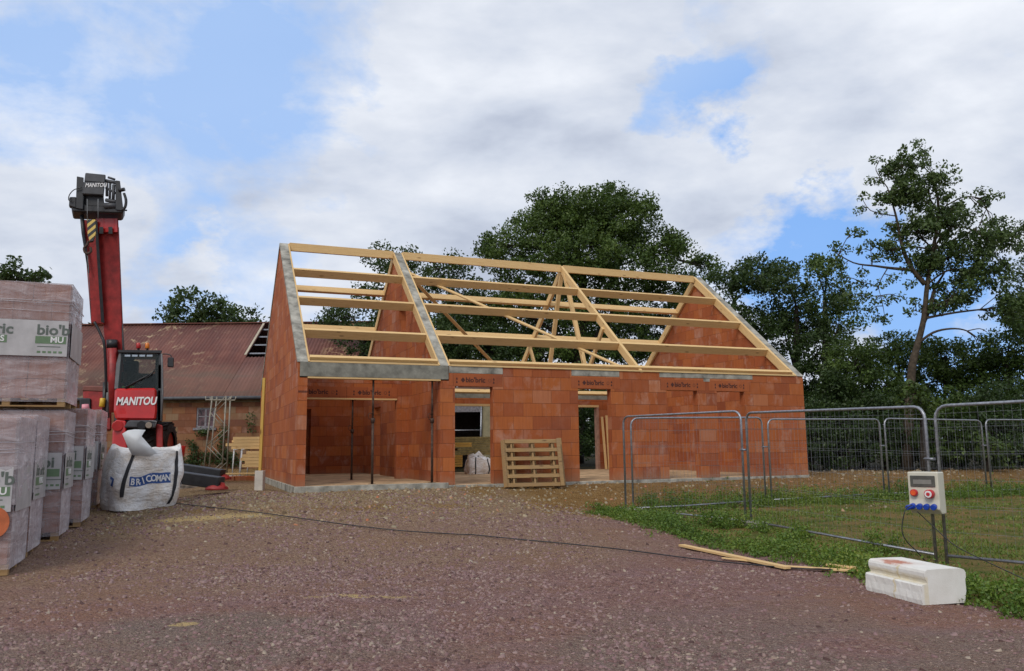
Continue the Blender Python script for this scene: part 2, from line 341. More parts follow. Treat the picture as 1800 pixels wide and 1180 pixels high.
# ---------------------------------------------------------------- ground
def ground_material():
    m = bpy.data.materials.new('site_ground'); m.use_nodes = True; k = NT(m.node_tree); b = k.n['Principled BSDF']
    o = k.obj()
    at_ = lambda n: k.new('ShaderNodeAttribute', attribute_name=n).outputs['Fac']
    grass, dirt, grey, sand, tan = at_('grass'), at_('dirt'), at_('grey'), at_('sand'), at_('tan')
    v1 = k.new('ShaderNodeTexVoronoi'); k.l.new(k.scale(o, (1, 1, .3)), v1.inputs['Vector']); v1.inputs['Scale'].default_value = 34; v1.inputs['Randomness'].default_value = 1
    v2 = k.new('ShaderNodeTexVoronoi'); k.l.new(k.scale(o, (1, 1.3, .3)), v2.inputs['Vector']); v2.inputs['Scale'].default_value = 85
    cell = k.new('ShaderNodeSeparateColor'); k.l.new(v1.outputs['Color'], cell.inputs[0])
    cell2 = k.new('ShaderNodeSeparateColor'); k.l.new(v2.outputs['Color'], cell2.inputs[0])
    gravel = k.ramp(cell.outputs[0], [(0, (.13, .058, .052)), (.35, (.28, .142, .122)), (.6, (.36, .205, .175)), (.85, (.33, .180, .190)), (1, (.54, .40, .31))])
    g2 = k.ramp(cell2.outputs[1], [(0, (.11, .055, .048)), (.5, (.255, .140, .115)), (1, (.43, .30, .23))])
    gravel = k.mix(.5, gravel, g2)
    big = k.noise(o, .42, 6, .62, .5)
    gravel = k.mix(k.mapr(big, .47, .64, 0, .55), gravel, (.31, .165, .105))
    med = k.noise(k.scale(o, (1, 1.6, 1)), 1.7, 5, .65, .3)
    gravel = k.mix(k.mapr(med, .5, .66, 0, .6), gravel, (.30, .185, .185))
    greyc = k.ramp(cell2.outputs[0], [(0, (.11, .09, .075)), (.6, (.22, .185, .15)), (1, (.40, .35, .28))])
    c = k.mix(grey, gravel, greyc)
    dn = k.noise(o, 5, 6, .65)
    dirtc = k.ramp(k.math('ADD', k.math('MULTIPLY', dn, .6), k.math('MULTIPLY', cell2.outputs[2], .4)), [(.25, (.15, .078, .026)), (.5, (.27, .155, .055)), (.75, (.40, .25, .10))])
    c = k.mix(k.mapr(k.math('ADD', dirt, k.math('MULTIPLY', k.math('SUBTRACT', dn, .5), .5)), .35, .65), c, dirtc)
    tanc = k.ramp(cell.outputs[1], [(0, (.20, .135, .06)), (.6, (.35, .245, .12)), (1, (.52, .41, .24))])
    c = k.mix(k.math('MULTIPLY', tan, .8), c, tanc)
    gn = k.math('ADD', k.noise(o, 1.4, 6, .7), k.math('MULTIPLY', k.noise(o, 16, 4, .6), .35))
    gcol = k.ramp(gn, [(.45, (.30, .18, .07)), (.64, (.22, .165, .055)), (.78, (.115, .135, .03)), (.92, (.08, .12, .022))])
    c = k.mix(k.mapr(k.math('ADD', grass, k.math('MULTIPLY', k.math('SUBTRACT', dn, .5), .4)), .35, .6), c, gcol)
    c = k.mix(k.math('MULTIPLY', k.mapr(k.math('ADD', sand, k.math('MULTIPLY', k.math('SUBTRACT', dn, .5), 1.2)), .45, .7), .85), c, (.60, .44, .20))
    c = k.mix(at_('litter'), c, k.mix(k.mapr(dn, .35, .65), (.030, .024, .014), (.055, .050, .022)))
    k.l.new(c, b.inputs['Base Color']); b.inputs['Roughness'].default_value = .95; b.inputs['Specular IOR Level'].default_value = .15
    h = k.math('ADD', k.math('MULTIPLY', v1.outputs['Distance'], -.9), k.math('MULTIPLY', v2.outputs['Distance'], -.4))
    h = k.math('ADD', h, k.math('MULTIPLY', k.noise(o, 9, 6, .6), 1.4))
    bn = k.new('ShaderNodeBump', ins={'Strength': 1.0, 'Distance': .05, 'Height': h}); k.l.new(bn.outputs[0], b.inputs['Normal'])
    return m
EDGE = [(1.0, 19.2), (1.67, 17.3), (2.1, 15.6), (2.44, 14.2), (2.96, 12.3), (3.55, 10.8), (3.9, 9.5), (4.35, 7.8), (4.75, 6.4), (6.2, 2.0)]   # left edge of the green verge
def edge_x(y):
    ys = np.array([p[1] for p in EDGE][::-1]); xs = np.array([p[0] for p in EDGE][::-1]); return np.interp(y, ys, xs)
def rear_y(x): return 17.75+(x-3)*.36          # far limit of the enclosure green
def masks(x, y):
    u, v = uv(x, y); n1 = vnoise(x, y, 1.1, 1)*.6+vnoise(x, y, 3.1, 2)*.4
    grass = ss(-.15, .35, x-edge_x(y)+(n1-.5)*.9)*ss(.9, -.5, y-rear_y(x)+(n1-.5)*1.6)
    dirt = np.maximum(ss(2.6, 5.2, u+(n1-.5)*3)*ss(-5.2, -2.6, v+(n1-.5)*1.6), ss(13, 15, u)*ss(-2.6, -1.4, v+(n1-.5)))
    dirt = np.maximum(dirt, ss(3, 8, v)*.8)
    dirt = dirt*(1-ss(.5, 1, grass))
    dirt = np.maximum(dirt, .9*np.exp(-(((u-.5)/4.5)**2+((v+2.6)/1.0)**2))*ss(.35, .6, n1))
    tan = (ss(-5.0, -2.0, v+(n1-.5)*2)*ss(-5, -2.5, u)+.45*ss(-9.5, -6.5, v+(n1-.5)*2.5)*ss(6, 3, u)).clip(0, 1)*(1-dirt)*(1-grass)
    grey = ss(.45, .8, np.exp(-(((x+2.4)/1.7)**2+((y-7.0)/1.1)**2))+.35*(n1-.5))*.85
    grey = np.maximum(grey*.7, .5*ss(.52, .7, vnoise(x, y, .8, 5))*ss(9, 6, y))
    sand = np.exp(-(((x+5.0)/1.5)**2+((y-13.75-.12*(x+5))/.28)**2))*(.65+.7*n1)
    sand = np.maximum(sand, .8*np.exp(-(((x+1.6)/.9)**2+((y-8.6)/.12)**2)))
    sand = np.maximum(sand, .95*np.exp(-(((x+2.9)/.16)**2+((y-7.3)/.14)**2)))
    return grass, dirt, grey, sand, tan
def build_ground():
    a = np.concatenate([np.arange(-13, -6, .14), np.arange(-6, 6, .075), np.arange(6, 22.01, .14)]); b_ = np.concatenate([np.arange(1.0, 4.5, .2), np.arange(4.5, 14, .075), np.arange(14, 34.01, .14)])
    far = np.array([1, 2.5, 5, 9, 16, 30, 60, 120, 250, 500, 900.])
    xs = np.concatenate([a[0]-far[::-1], a, a[-1]+far]); ys = np.concatenate([b_[0]-far[::-1], b_, b_[-1]+far])
    X, Y = np.meshgrid(xs, ys); x, y = X.ravel(), Y.ravel()
    u, v = uv(x, y); z = tz(x, y)
    g, dr, gy, sa, tn = masks(x, y)
    nx, ny = len(xs), len(ys); i = np.arange(nx*ny).reshape(ny, nx)
    q = np.stack([i[:-1, :-1].ravel(), i[:-1, 1:].ravel(), i[1:, 1:].ravel(), i[1:, :-1].ravel()], 1)
    o = fastmesh('ground', np.stack([x, y, z], 1), [q], ground_material(), attrs={'grass': g, 'dirt': dr, 'grey': gy, 'sand': sa, 'tan': tn, 'litter': ss(25.2, 27.2, y+(vnoise(x, y, .7, 3)-.5)*2)*ss(0, 2, u)}, smooth=True)
    tag(o, kind='structure'); return o
build_ground()

# ---------------------------------------------------------------- loose stones
def stones(name, n, xr, yr, smin, smax, seed, mat, flat=.35, filt=None):
    r = np.random.default_rng(seed); x = r.uniform(*xr, n); y = yr[0]+(yr[1]-yr[0])*r.random(n)**1.25
    kp = np.ones(n, bool) if filt is None else filt(x, y, r); x, y = x[kp], y[kp]; n = len(x)
    s = smin+(smax-smin)*r.random(n)**4.5
    K = 6; an = (np.arange(K)/K*2*np.pi)[None]+r.random((n, 1))*6.28; rad = s[:, None]*r.uniform(.6, 1.15, (n, K)); el = r.uniform(.55, 1, (n, 1))
    ca, sa = np.cos(an)*rad, np.sin(an)*rad*el
    ro = r.random((n, 1))*6.28; px = ca*np.cos(ro)-sa*np.sin(ro); py = ca*np.sin(ro)+sa*np.cos(ro)
    h = (s*flat*r.uniform(.5, 1.3, n))[:, None]; tx = r.normal(0, .30, (n, 1)); ty = r.normal(0, .30, (n, 1))
    z0 = tz(x, y)[:, None]
    bot = np.stack([px*1.05, py*1.05, np.full_like(px, -.6)*h], 2); sh = r.uniform(.6, .9, (n, 1))
    top = np.stack([px*sh, py*sh, h+tx*px+ty*py], 2)
    V = np.concatenate([bot, top], 1); V[:, :, 0] += x[:, None]; V[:, :, 1] += y[:, None]; V[:, :, 2] += z0
    base = (np.arange(n)*2*K)[:, None]
    tops = base+np.arange(K, 2*K)[None]
    j = np.arange(K); quad = np.stack([j, (j+1) % K, K+(j+1) % K, K+j], 1)
    sides = (base[:, :, None]+quad[None]).reshape(-1, 4)
    return fastmesh(name, V.reshape(-1, 3), [tops, sides], mat)
def stone_mat(name, cols):
    m = bpy.data.materials.new(name); m.use_nodes = True; k = NT(m.node_tree); b = k.n['Principled BSDF']
    g = k.new('ShaderNodeNewGeometry'); c = k.ramp(g.outputs['Random Per Island'], cols)
    c = k.mix(k.mapr(k.noise(k.obj(), 60, 3, .6), .3, .7, 0, .35), c, (.10, .07, .06))
    k.l.new(c, b.inputs['Base Color']); b.inputs['Roughness'].default_value = .9; b.inputs['Specular IOR Level'].default_value = .2; return m
MS1 = stone_mat('purple_slate_stone', [(0, (.08, .043, .040)), (.22, (.17, .098, .090)), (.6, (.26, .158, .158)), (.84, (.33, .23, .21)), (.965, (.31, .23, .18)), (1, (.42, .35, .27))])
MS2 = stone_mat('tan_rubble_stone', [(0, (.13, .09, .05)), (.4, (.28, .20, .11)), (.7, (.30, .26, .18)), (.93, (.42, .34, .22)), (1, (.44, .15, .07))])
def f1(x, y, r):
    cl = vnoise(x, y, .7, 21)*.6+vnoise(x, y, 2.0, 22)*.4; inv = np.abs(x) < y*.7+1.2
    right = ss(.3, 2.2, x+(vnoise(x, y, .5, 61)-.5)*2.5)      # compacted, smoother drive on the right
    return inv & (x < edge_x(y)+.1) & (r.random(len(x)) < (.25+.75*ss(.38, .66, cl))*(1-.72*right))
tag(stones('gravel', 110000, (-5.2, 5.4), (4.6, 10.5), .005, .031, 31, MS1, .30, f1), kind='stuff')
tag(stones('gravel', 1800, (-3.5, 4.2), (5.0, 9.0), .014, .040, 35, MS1, .28, lambda x, y, r: (r.random(len(x)) < ss(.50, .72, vnoise(x, y, .8, 52))) & (x < edge_x(y)-.2)), kind='stuff')
tag(stones('gravel', 42000, (-8, 5), (9.5, 17.5), .008, .038, 32, MS1, .4, lambda x, y, r: f1(x, y, r) & (uv(x, y)[0] > -4)), kind='stuff')
def f2(x, y, r):
    u, v = uv(x, y); return (v < -.15) & (v > -5) & (u > -3.4) & (u < 14) & (r.random(len(x)) < ss(-5.4, -1.5, v)*.9*(1-.75*ss(5.5, 8.5, u)))
tag(stones('rubble', 22000, (-8, 9), (12, 22), .010, .055, 33, MS2, .5, f2), kind='stuff')
def f3(x, y, r):
    u, v = uv(x, y); return ((u > HL+.3) | (v < -.2)) & (u > 8) & (v > -2.4) & (v < 9)
tag(stones('rubble', 5000, (4, 22), (16, 30), .02, .08, 34, MS2, .5, f3), kind='stuff')

# ---------------------------------------------------------------- the house under construction
house = tag(empty('unfinished_house', (0, 0, 0), M=Matrix.Translation((HX, HY, SLAB)) @ Matrix.Rotation(YAW, 4, 'Z')),
            'unfinished gabled house of orange clay blocks with a bare timber roof frame', 'house')
def wall_cells(us, ws, solid, t0, t1, axis='u'):
    """solid(uc, wc)->bool on the grid of cuts; thickness t0..t1 across; only outer faces"""
    us, ws = sorted(set(us)), sorted(set(ws)); mb = MB(); S = {}
    for i in range(len(us)-1):
        for j in range(len(ws)-1): S[i, j] = solid((us[i]+us[i+1])/2, (ws[j]+ws[j+1])/2)
    P = (lambda a, t, w: (a, t, w)) if axis == 'u' else (lambda a, t, w: (t, a, w))
    def q(*p): mb.add([P(*x) for x in p], [(0, 1, 2, 3)] if axis == 'u' else [(3, 2, 1, 0)])
    for (i, j), s in S.items():
        if not s: continue
        a0, a1, w0, w1 = us[i], us[i+1], ws[j], ws[j+1]
        q((a0, t0, w0), (a1, t0, w0), (a1, t0, w1), (a0, t0, w1)); q((a1, t1, w0), (a0, t1, w0), (a0, t1, w1), (a1, t1, w1))
        if not S.get((i-1, j)): q((a0, t1, w0), (a0, t0, w0), (a0, t0, w1), (a0, t1, w1))
        if not S.get((i+1, j)): q((a1, t0, w0), (a1, t1, w0), (a1, t1, w1), (a1, t0, w1))
        if not S.get((i, j-1)): q((a0, t1, w0), (a1, t1, w0), (a1, t0, w0), (a0, t0, w0))
        if not S.get((i, j+1)): q((a0, t0, w1), (a1, t0, w1), (a1, t1, w1), (a0, t1, w1))
    return mb
def rects_wall(holes, a0, a1, w0, w1, t0, t1, axis='u'):
    us = [a0, a1]; ws = [w0, w1]
    for h in holes: us += [min(max(h[0], a0), a1), min(max(h[1], a0), a1)]; ws += [min(max(h[2], w0), w1), min(max(h[3], w0), w1)]
    return wall_cells(us, ws, lambda a, w: not any(h[0] < a < h[1] and h[2] < w < h[3] for h in holes), t0, t1, axis)
FW = -.06
doors = [(3.54, 4.48), (6.72, 7.64), (9.27, 10.22), (10.82, 11.72)]
lint = [(3.395, 4.73), (6.53, 7.91), (9.09, 10.47), (10.58, 11.95)]
patch = [(3.395, 4.74, 2.49), (6.55, 7.90, 2.50), (9.07, 12.02, 2.52)]
holes = [(.2, 3.19, -1, 2.31), (.03, 3.39, 2.31, 3)] + [(a, b, -1, 2.19) for a, b in doors] + [(a, b, 2.2, 2.475) for a, b in lint] + [(a, b, w, 3) for a, b, w in patch]
rects_wall(holes, 0, .2, FW, HH, 0, .2).build('front_pier', M_BRICK, house)
rects_wall(holes, 3.19, HL, FW, HH, 0, .2).build('front_wall', M_BRICK, house)
MB().box((-.02, -.03, -.36), (3.385, HW, -.006)).build('floor_slab', M_CONC, house, .01)
MB().box((3.385, -.02, -.36), (HL+.02, HW+.03, FW-.006)).build('floor_slab', M_CONC, house, .01)
M_DUST = pmat('dusty_floor', (.52, .36, .21), .9, 0, .35, 2.2, .3, 30, .15)
MB().box((.0, .02, -.0058), (3.38, HW-.02, -.001)).build('dusty_floor', M_DUST, house)
MB().box((3.40, .02, FW-.0058), (HL-.02, HW-.02, FW-.001)).build('dusty_floor', M_DUST, house)
beam_c = MB().box((.035, -.022, 2.335), (3.385, .2, 2.65)).build('concrete_beam', M_CONCD, house, .008)
MB().box((.2, -.028, 2.30), (3.19, .19, 2.333)).build('formwork_board', M_WOOD, house)
for a, b, w in patch: MB().box((a+.004, -.004, w+.003), (b-.004, .197, 2.652)).build('concrete_lintel_fill', M_CONC, house, .004)
MB().box((10.42, -.006, 2.44), (10.62, -.001, 2.519)).build('concrete_lintel_fill', M_CONC, house)
M_DIAM = M_INK
def lintel(a, b, w0, w1, v0, v1, wtext):
    lo = MB().box((a+.003, v0-.004, w0), (b-.003, v1-.003, w1)).build('lintel', M_LINT, house, .003)
    cx = (a+b)/2; z = (w0+w1)/2; yv = v0-.0065
    text("bio'bric", .165, face_front((cx-.26, yv, z-.048)), M_INK, lo, bold=.004, sx=.98)
    g = MB(); g.add([(cx-.38, yv, z), (cx-.325, yv, z-.062), (cx-.27, yv, z), (cx-.325, yv, z+.062)], [(0, 1, 2, 3)]); g.build('diamond_mark', M_INK, lo)
    for sx in (-.475, .44):
        for dz in (-.045, .03):
            g = MB(); g.add([(cx+sx-.02, yv, z+dz-.025), (cx+sx+.02, yv, z+dz-.025), (cx+sx+.02, yv, z+dz-.012), (cx+sx+.006, yv, z+dz+.03), (cx+sx-.006, yv, z+dz+.03), (cx+sx-.02, yv, z+dz-.012)], [(0, 1, 2, 3, 4, 5)]); g.build('arrow_mark', M_INK, lo)
    g = MB(); ro = [(cx+.34+r_*math.cos(j*math.pi/8), yv, z+r_*math.sin(j*math.pi/8)) for r_ in (.028, .044) for j in range(16)]
    g.add(ro, [(j, (j+1) % 16, 16+(j+1) % 16, 16+j) for j in range(16)]); g.build('ring_mark', M_INK2, lo)
    return lo
for a, b in lint: lintel(a, b, 2.195, 2.475, 0, .2, 0)
def roofw(v): return 2.67+SLP*min(v, HW-v)
def gable(name, u0, u1, cols):
    mb = MB()
    for v0, v1, w0, w1 in cols:
        top = [w1, w1] if w1 is not None else [roofw(v0)-.102, roofw(v1)-.102]
        mb.hexa([(u0, v0, w0), (u1, v0, w0), (u1, v1, w0), (u0, v1, w0)], [(u0, v0, top[0]), (u1, v0, top[0]), (u1, v1, top[1]), (u0, v1, top[1])])
    return mb.build(name, M_BRICK, house)
mid = HW/2; eps = .1
def gcols(w=FW): return [(.2, mid, w, None), (mid, HW-.2, w, None), (eps, .2, HH, None), (HW-.2, HW-eps, HH, None)]
gable('gable_wall', 0, .2, gcols(0)); gable('gable_wall', HL-.2, HL, gcols())
gable('cross_wall', 3.19, 3.39, [(.2, 3.2, FW, None), (3.2, 3.97, FW, 3.8), (3.2, 3.97, 4.6, None), (3.97, mid, FW, None), (mid, 6.1, FW, None), (6.1, 7.0, 2.03, None), (7.0, HW-.2, FW, None), (eps, .2, HH, None), (HW-.2, HW-eps, HH, None)])
def ramp_(u0, u1):
    pts = [(-.03, 2.65), (mid, HR), (HW+.03, 2.65), (HW-eps+.002, 2.65), (mid, HR-.10), (eps-.002, 2.65)]
    P0 = [(u0, v, w) for v, w in pts]; P1 = [(u1, v, w) for v, w in pts]
    mb = MB(); mb.add(P0+P1, [(0, 1, 4, 5), (1, 2, 3, 4), (11, 10, 7, 6), (10, 9, 8, 7)] + [(i, 6+i, 6+(i+1) % 6, (i+1) % 6) for i in range(6)])
    return mb.build('concrete_coping', M_CONC, house, .006)
ramp_(-.02, .202); ramp_(3.19, 3.39); ramp_(HL-.2, HL+.02)
# corner block with ribbed seam and mortar blobs
mb = MB()
for j in range(8): mb.box((.012+j*.023, -.004, 1.985), (.026+j*.023, .01, 2.03))
mb.build('block_seam', M_INK, house)
# back lintel wall inside the left bay
hol = [(.2, 2.88, -1, 2.03), (.2, 1.56, 2.06, 2.345), (1.565, 2.90, 2.06, 2.345)]
rects_wall(hol, .2, 3.19, -.0005, HH, 2.85, 3.05).build('inner_wall', M_BRICK, house)
lintel(.2, 1.56, 2.06, 2.345, 2.85, 3.05, 0); lintel(1.565, 2.90, 2.06, 2.345, 2.85, 3.05, 0)
MB().box((.2, 2.83, 2.02), (2.88, 3.04, 2.058)).build('formwork_board', M_WOOD, house)
rects_wall([(.2, 1.50, -1, 2.05)], .2, 3.19, 0.0, HH, 8.55, 8.75).build('inner_wall', M_BRICK, house)
# rear wall with two openings
rects_wall([(6.25, 8.15, -1, 2.30), (11.05, 12.08, -1, 2.30), (3.4, HL-.2, 2.5, 3)], .0, HL, FW, HH, HW-.2, HW).build('rear_wall', M_BRICK, house)
MB().box((3.405, HW-.204, 2.503), (HL-.205, HW-.003, 2.65)).build('concrete_band', M_CONCD, house)
for a, b in ((6.25, 8.15), (11.05, 12.08)): MB().box((a, HW-.215, 2.22), (b, HW+.01, 2.298)).build('opening_lining', M_WOOD, house)
MB().box((12.0, HW-.22, FW+.002), (12.078, HW+.01, 2.218)).build('opening_lining', pmat('pinkish_board', (.42, .24, .17), .8, 0, .2), house)
# ceiling over the left bay



def beam(p0, p1, wdt, hgt, up=(0, 0, 1), name='beam', mat=None, parent=None, dz=0.0, dy=0.0):
    """box beam from p0 to p1 in house coordinates; top face on the line when dz=0"""
    L = (Vector(p1)-Vector(p0)).length
    return MB().box((0, -wdt/2+dy, -hgt+dz), (L, wdt/2+dy, dz)).build(name, mat or M_WOOD, parent or house, .003, M=along(p0, p1, up))
al = math.atan(SLP); NF = Vector((0, -math.sin(al), math.cos(al))); NB = Vector((0, math.sin(al), math.cos(al)))
bays = [(.245, 3.145), (3.435, 8.505), (8.595, 13.455)]
for (a, b) in bays:
    beam((a, mid, HR+.02), (b, mid, HR+.02), .08, .225, name='ridge_beam')
    for v in (3.42, 2.25, 1.06):
        beam((a, v, roofw(v)), (b, v, roofw(v)), .08, .225, NF, 'purlin')
        beam((a, HW-v, roofw(v)), (b, HW-v, roofw(v)), .08, .225, NB, 'purlin')
for (a, b) in [(.245, 3.145), (3.435, 13.455)]:
    beam((a, .09, roofw(.09)+.055), (b, .09, roofw(.09)+.055), .09, .15, NF, 'wall_plate')
    beam((a, HW-.09, roofw(.09)+.055), (b, HW-.09, roofw(.09)+.055), .09, .15, NB, 'wall_plate')
    MB().box((a, -.025, 2.652), (b, .03, 2.69)).build('eaves_board', M_WOOD, house)
def rafter_pair(u, wdt, hgt, v0=.0, name='rafter', vend=mid):
    beam((u, v0, roofw(v0)), (u, vend, roofw(vend)), wdt, hgt, name=name)
    beam((u, HW-v0, roofw(v0)), (u, HW-vend, roofw(vend)), wdt, hgt, name=name)
rafter_pair(.2225, .039, .16); rafter_pair(3.168, .04, .22); rafter_pair(3.412, .04, .16); rafter_pair(HL-.242, .078, .22)
rafter_pair(8.55, .08, .20, -.02)
T = 8.55
beam((T-.0, 4.66, 6.14), (T, 5.92, 2.55), .12, .09, (0, 1, 0), 'strut')
beam((T-.0, 4.42, 6.10), (T, 2.98, 2.55), .12, .09, (0, 1, 0), 'strut')
beam((T-.07, 1.92, 4.08), (T-.07, 3.18, 2.55), .07, .12, (0, 1, 0), 'strut')
beam((T-.07, 7.08, 4.1), (T-.07, 6.12, 2.55), .07, .12, (0, 1, 0), 'strut')
beam((T+.0, .25, 2.60), (T, HW-.25, 2.60), .09, .16, name='tie_beam')
# wind braces lying under each roof slope
def rp(u, v, off, rear=False):
    w = roofw(v)-off; return (u, HW-v if rear else v, w)
beam(rp(3.46, 4.08, .25), rp(8.45, .35, .25), .10, .04, NF, 'wind_brace')
beam(rp(3.46, 4.4, .25, True), rp(7.9, 1.1, .25, True), .10, .04, NB, 'wind_brace')

# steel props
def prop_(u, v, w0, w1, label):
    h = w1-w0; t = tag(empty('steel_prop', (0, 0, 0), M=Matrix.Translation(uvw(u, v, w0)) @ Matrix.Rotation(YAW+.4, 4, 'Z')), label, 'steel prop', 'steel props under the lintels')
    MB().box((-.06, -.06, 0), (.06, .06, .006)).build('base_plate', M_RUST, t); MB().box((-.06, -.06, h-.006), (.06, .06, h)).build('head_plate', M_RUST, t)
    MB().tube([(0, 0, .006), (0, 0, h*.60)], .029, 10).build('outer_tube', M_RUST, t)
    MB().tube([(0, 0, h*.60), (0, 0, h-.006)], .023, 10).build('inner_tube', M_RUST, t)
    MB().tube([(0, 0, h*.585), (0, 0, h*.63)], .045, 12).build('collar_nut', M_RUST, t)
    MB().tube([(0, 0, h*.61), (-.10, 0, h*.62), (-.13, .0, h*.66), (-.08, 0, h*.68), (0, 0, h*.66)], .007, 6).build('handle', M_RUST, t)
prop_(1.66, .11, 0, 2.30, 'rusty steel prop in the middle of the open front bay')
prop_(3.03, .11, 0, 2.30, 'rusty steel prop at the right side of the open front bay')
prop_(1.20+.55, 2.95, 0, 2.018, 'rusty steel prop deeper inside the bay under the inner lintel')

# leaning planks inside behind the second doorway
for i, (u, w, tilt, hgt, lab) in enumerate([(12.06, .09, -.03, 1.95, 'leftmost leaning plank beside the rear opening behind the second doorway'), (12.19, .12, -.055, 2.0, 'wide tall plank leaning on the rear wall behind the second doorway'), (12.31, .09, -.07, 1.5, 'short plank in front of the others behind the second doorway')]):
    v = 8.45-.05*i; M = Matrix.Translation(uvw(u, v, FW)) @ Matrix.Rotation(YAW, 4, 'Z') @ Matrix.Rotation(-tilt, 4, 'Y') @ Matrix.Rotation(-.17, 4, 'X') @ Matrix.Rotation(-math.pi/2, 4, 'Y')
    o = MB().box((0.012, -.0135, -w/2), (hgt, .0135, w/2)).build('plank', M_WOOD); o.matrix_world = M; tag(o, lab, 'plank', 'planks leaning inside the house')

# ---------------------------------------------------------------- pallets leaning on the front wall
def pallet_mesh(lx, ly, t=.13, ns=6):
    """local: x width, y height, z thickness; slats along x on the z=t side"""
    mb = MB()
    sw = ly/(ns+ (ns-1)*.85)
    for i in range(ns):
        y0 = i*(ly-sw)/(ns-1); mb.box((.0, y0, t-.02), (lx, y0+sw, t))
    for x in (0, lx/2-.045, lx-.09): mb.box((x, 0, t-.042), (x+.09, ly, t-.021))
    for x in (0, lx/2-.05, lx-.1):
        for y in (0, ly/2-.07, ly-.14): mb.box((x+.002, y, .022), (x+.098, y+.14, t-.043))
        mb.box((x, 0, 0), (x+.1, ly, .021))
    return mb
for i, (u, v, lx, tilt, dz, lab) in enumerate([(4.62, -.50, 1.30, -.27, 0, 'front wooden pallet leaning against the block wall between the doorways'), (4.74, -.31, 1.30, -.25, -.02, 'rear wooden pallet tucked behind the front one on the block wall')]):
    b = uvw(u, v); b.z = tzf(b.x, b.y)+dz
    t = tag(empty('wooden_pallet', (0, 0, 0), M=Matrix.Translation(b) @ Matrix.Rotation(YAW-.12, 4, 'Z') @ Matrix.Rotation(math.pi/2+tilt, 4, 'X')), lab, 'pallet', 'pallets leaning on the house')
    lyy = 1.10; sw = .085
    for j in range(6):
        y0 = j*(lyy-sw)/5; MB().box((.0, y0, .108), (lx, y0+sw, .13)).build('slat', M_PAL, t, .003)
    for x in (.13, lx/2-.02, lx-.18): MB().box((x, 0.002, .02), (x+.04, lyy-.002, .106)).build('runner', M_PAL, t)
    MB().box((-.10, 0, .0), (-.004, lyy, .10)).build('side_board', M_PAL, t, .003, M=Matrix.Rotation(.5, 4, 'Y'))
    MB().box((lx-.06, 0, .132), (lx+.03, lyy+.02, .155)).build('side_board', M_PAL, t, .003)
    for x in (.10, lx/2-.05, lx-.21): MB().box((x, .0, -.001), (x+.09, lyy, .018)).build('back_board', M_PAL, t)

# ---------------------------------------------------------------- wrapped packs of clay blocks
M_LABEL = pmat('label_sheet', (.45, .44, .44), .4, 0, .15, 3)
M_GREEN = pmat('green_print', (.13, .21, .115), .6, 0, .1)
M_GRTXT = pmat('grey_green_print', (.11, .135, .115), .6, 0, .1)
M_ORANGE = pmat('orange_clay_print', (.50, .13, .045), .7, 0, .2)
M_FILMW = pmat('film_strand', (.62, .60, .63), .3, 0, .1)
def shell(x0, x1, y0, y1, z0, z1, amp, seed, top=True, n=22):
    """wrinkled film box, one quad grid per side"""
    r = np.random.default_rng(seed); ph = r.random(12)*9; V = []; Fq = []
    def disp(p):
        return amp*(math.sin(p[0]*9+ph[0]+3*math.sin(p[2]*4+ph[1]))+math.sin(p[1]*11+ph[2]+2*math.sin(p[2]*5+ph[3]))*.8+math.sin(p[2]*19+ph[4]+p[0]*5+p[1]*4)*.7)*.5
    def patch(o, a, b, nr, na, nb):
        s0 = len(V)
        for j in range(nb+1):
            for i in range(na+1):
                fa, fb = i/na, j/nb; p = [o[q]+a[q]*fa+b[q]*fb for q in range(3)]
                e = min(1, 8*min(fa, 1-fa, fb, 1-fb)); dd = disp(p)*e
                V.append([p[q]+nr[q]*dd for q in range(3)])
        for j in range(nb):
            for i in range(na): c = s0+j*(na+1)+i; Fq.append((c, c+1, c+na+2, c+na+1))
    X, Y, Z = x1-x0, y1-y0, z1-z0
    patch((x0, y0, z0), (X, 0, 0), (0, 0, Z), (0, -1, 0), n, n); patch((x1, y0, z0), (0, Y, 0), (0, 0, Z), (1, 0, 0), n, n)
    patch((x1, y1, z0), (-X, 0, 0), (0, 0, Z), (0, 1, 0), n, n); patch((x0, y1, z0), (0, -Y, 0), (0, 0, Z), (-1, 0, 0), n, n)
    if top: patch((x0, y0, z1), (X, 0, 0), (0, Y, 0), (0, 0, 1), n, n)
    mb = MB(); mb.add(V, Fq, True); return mb
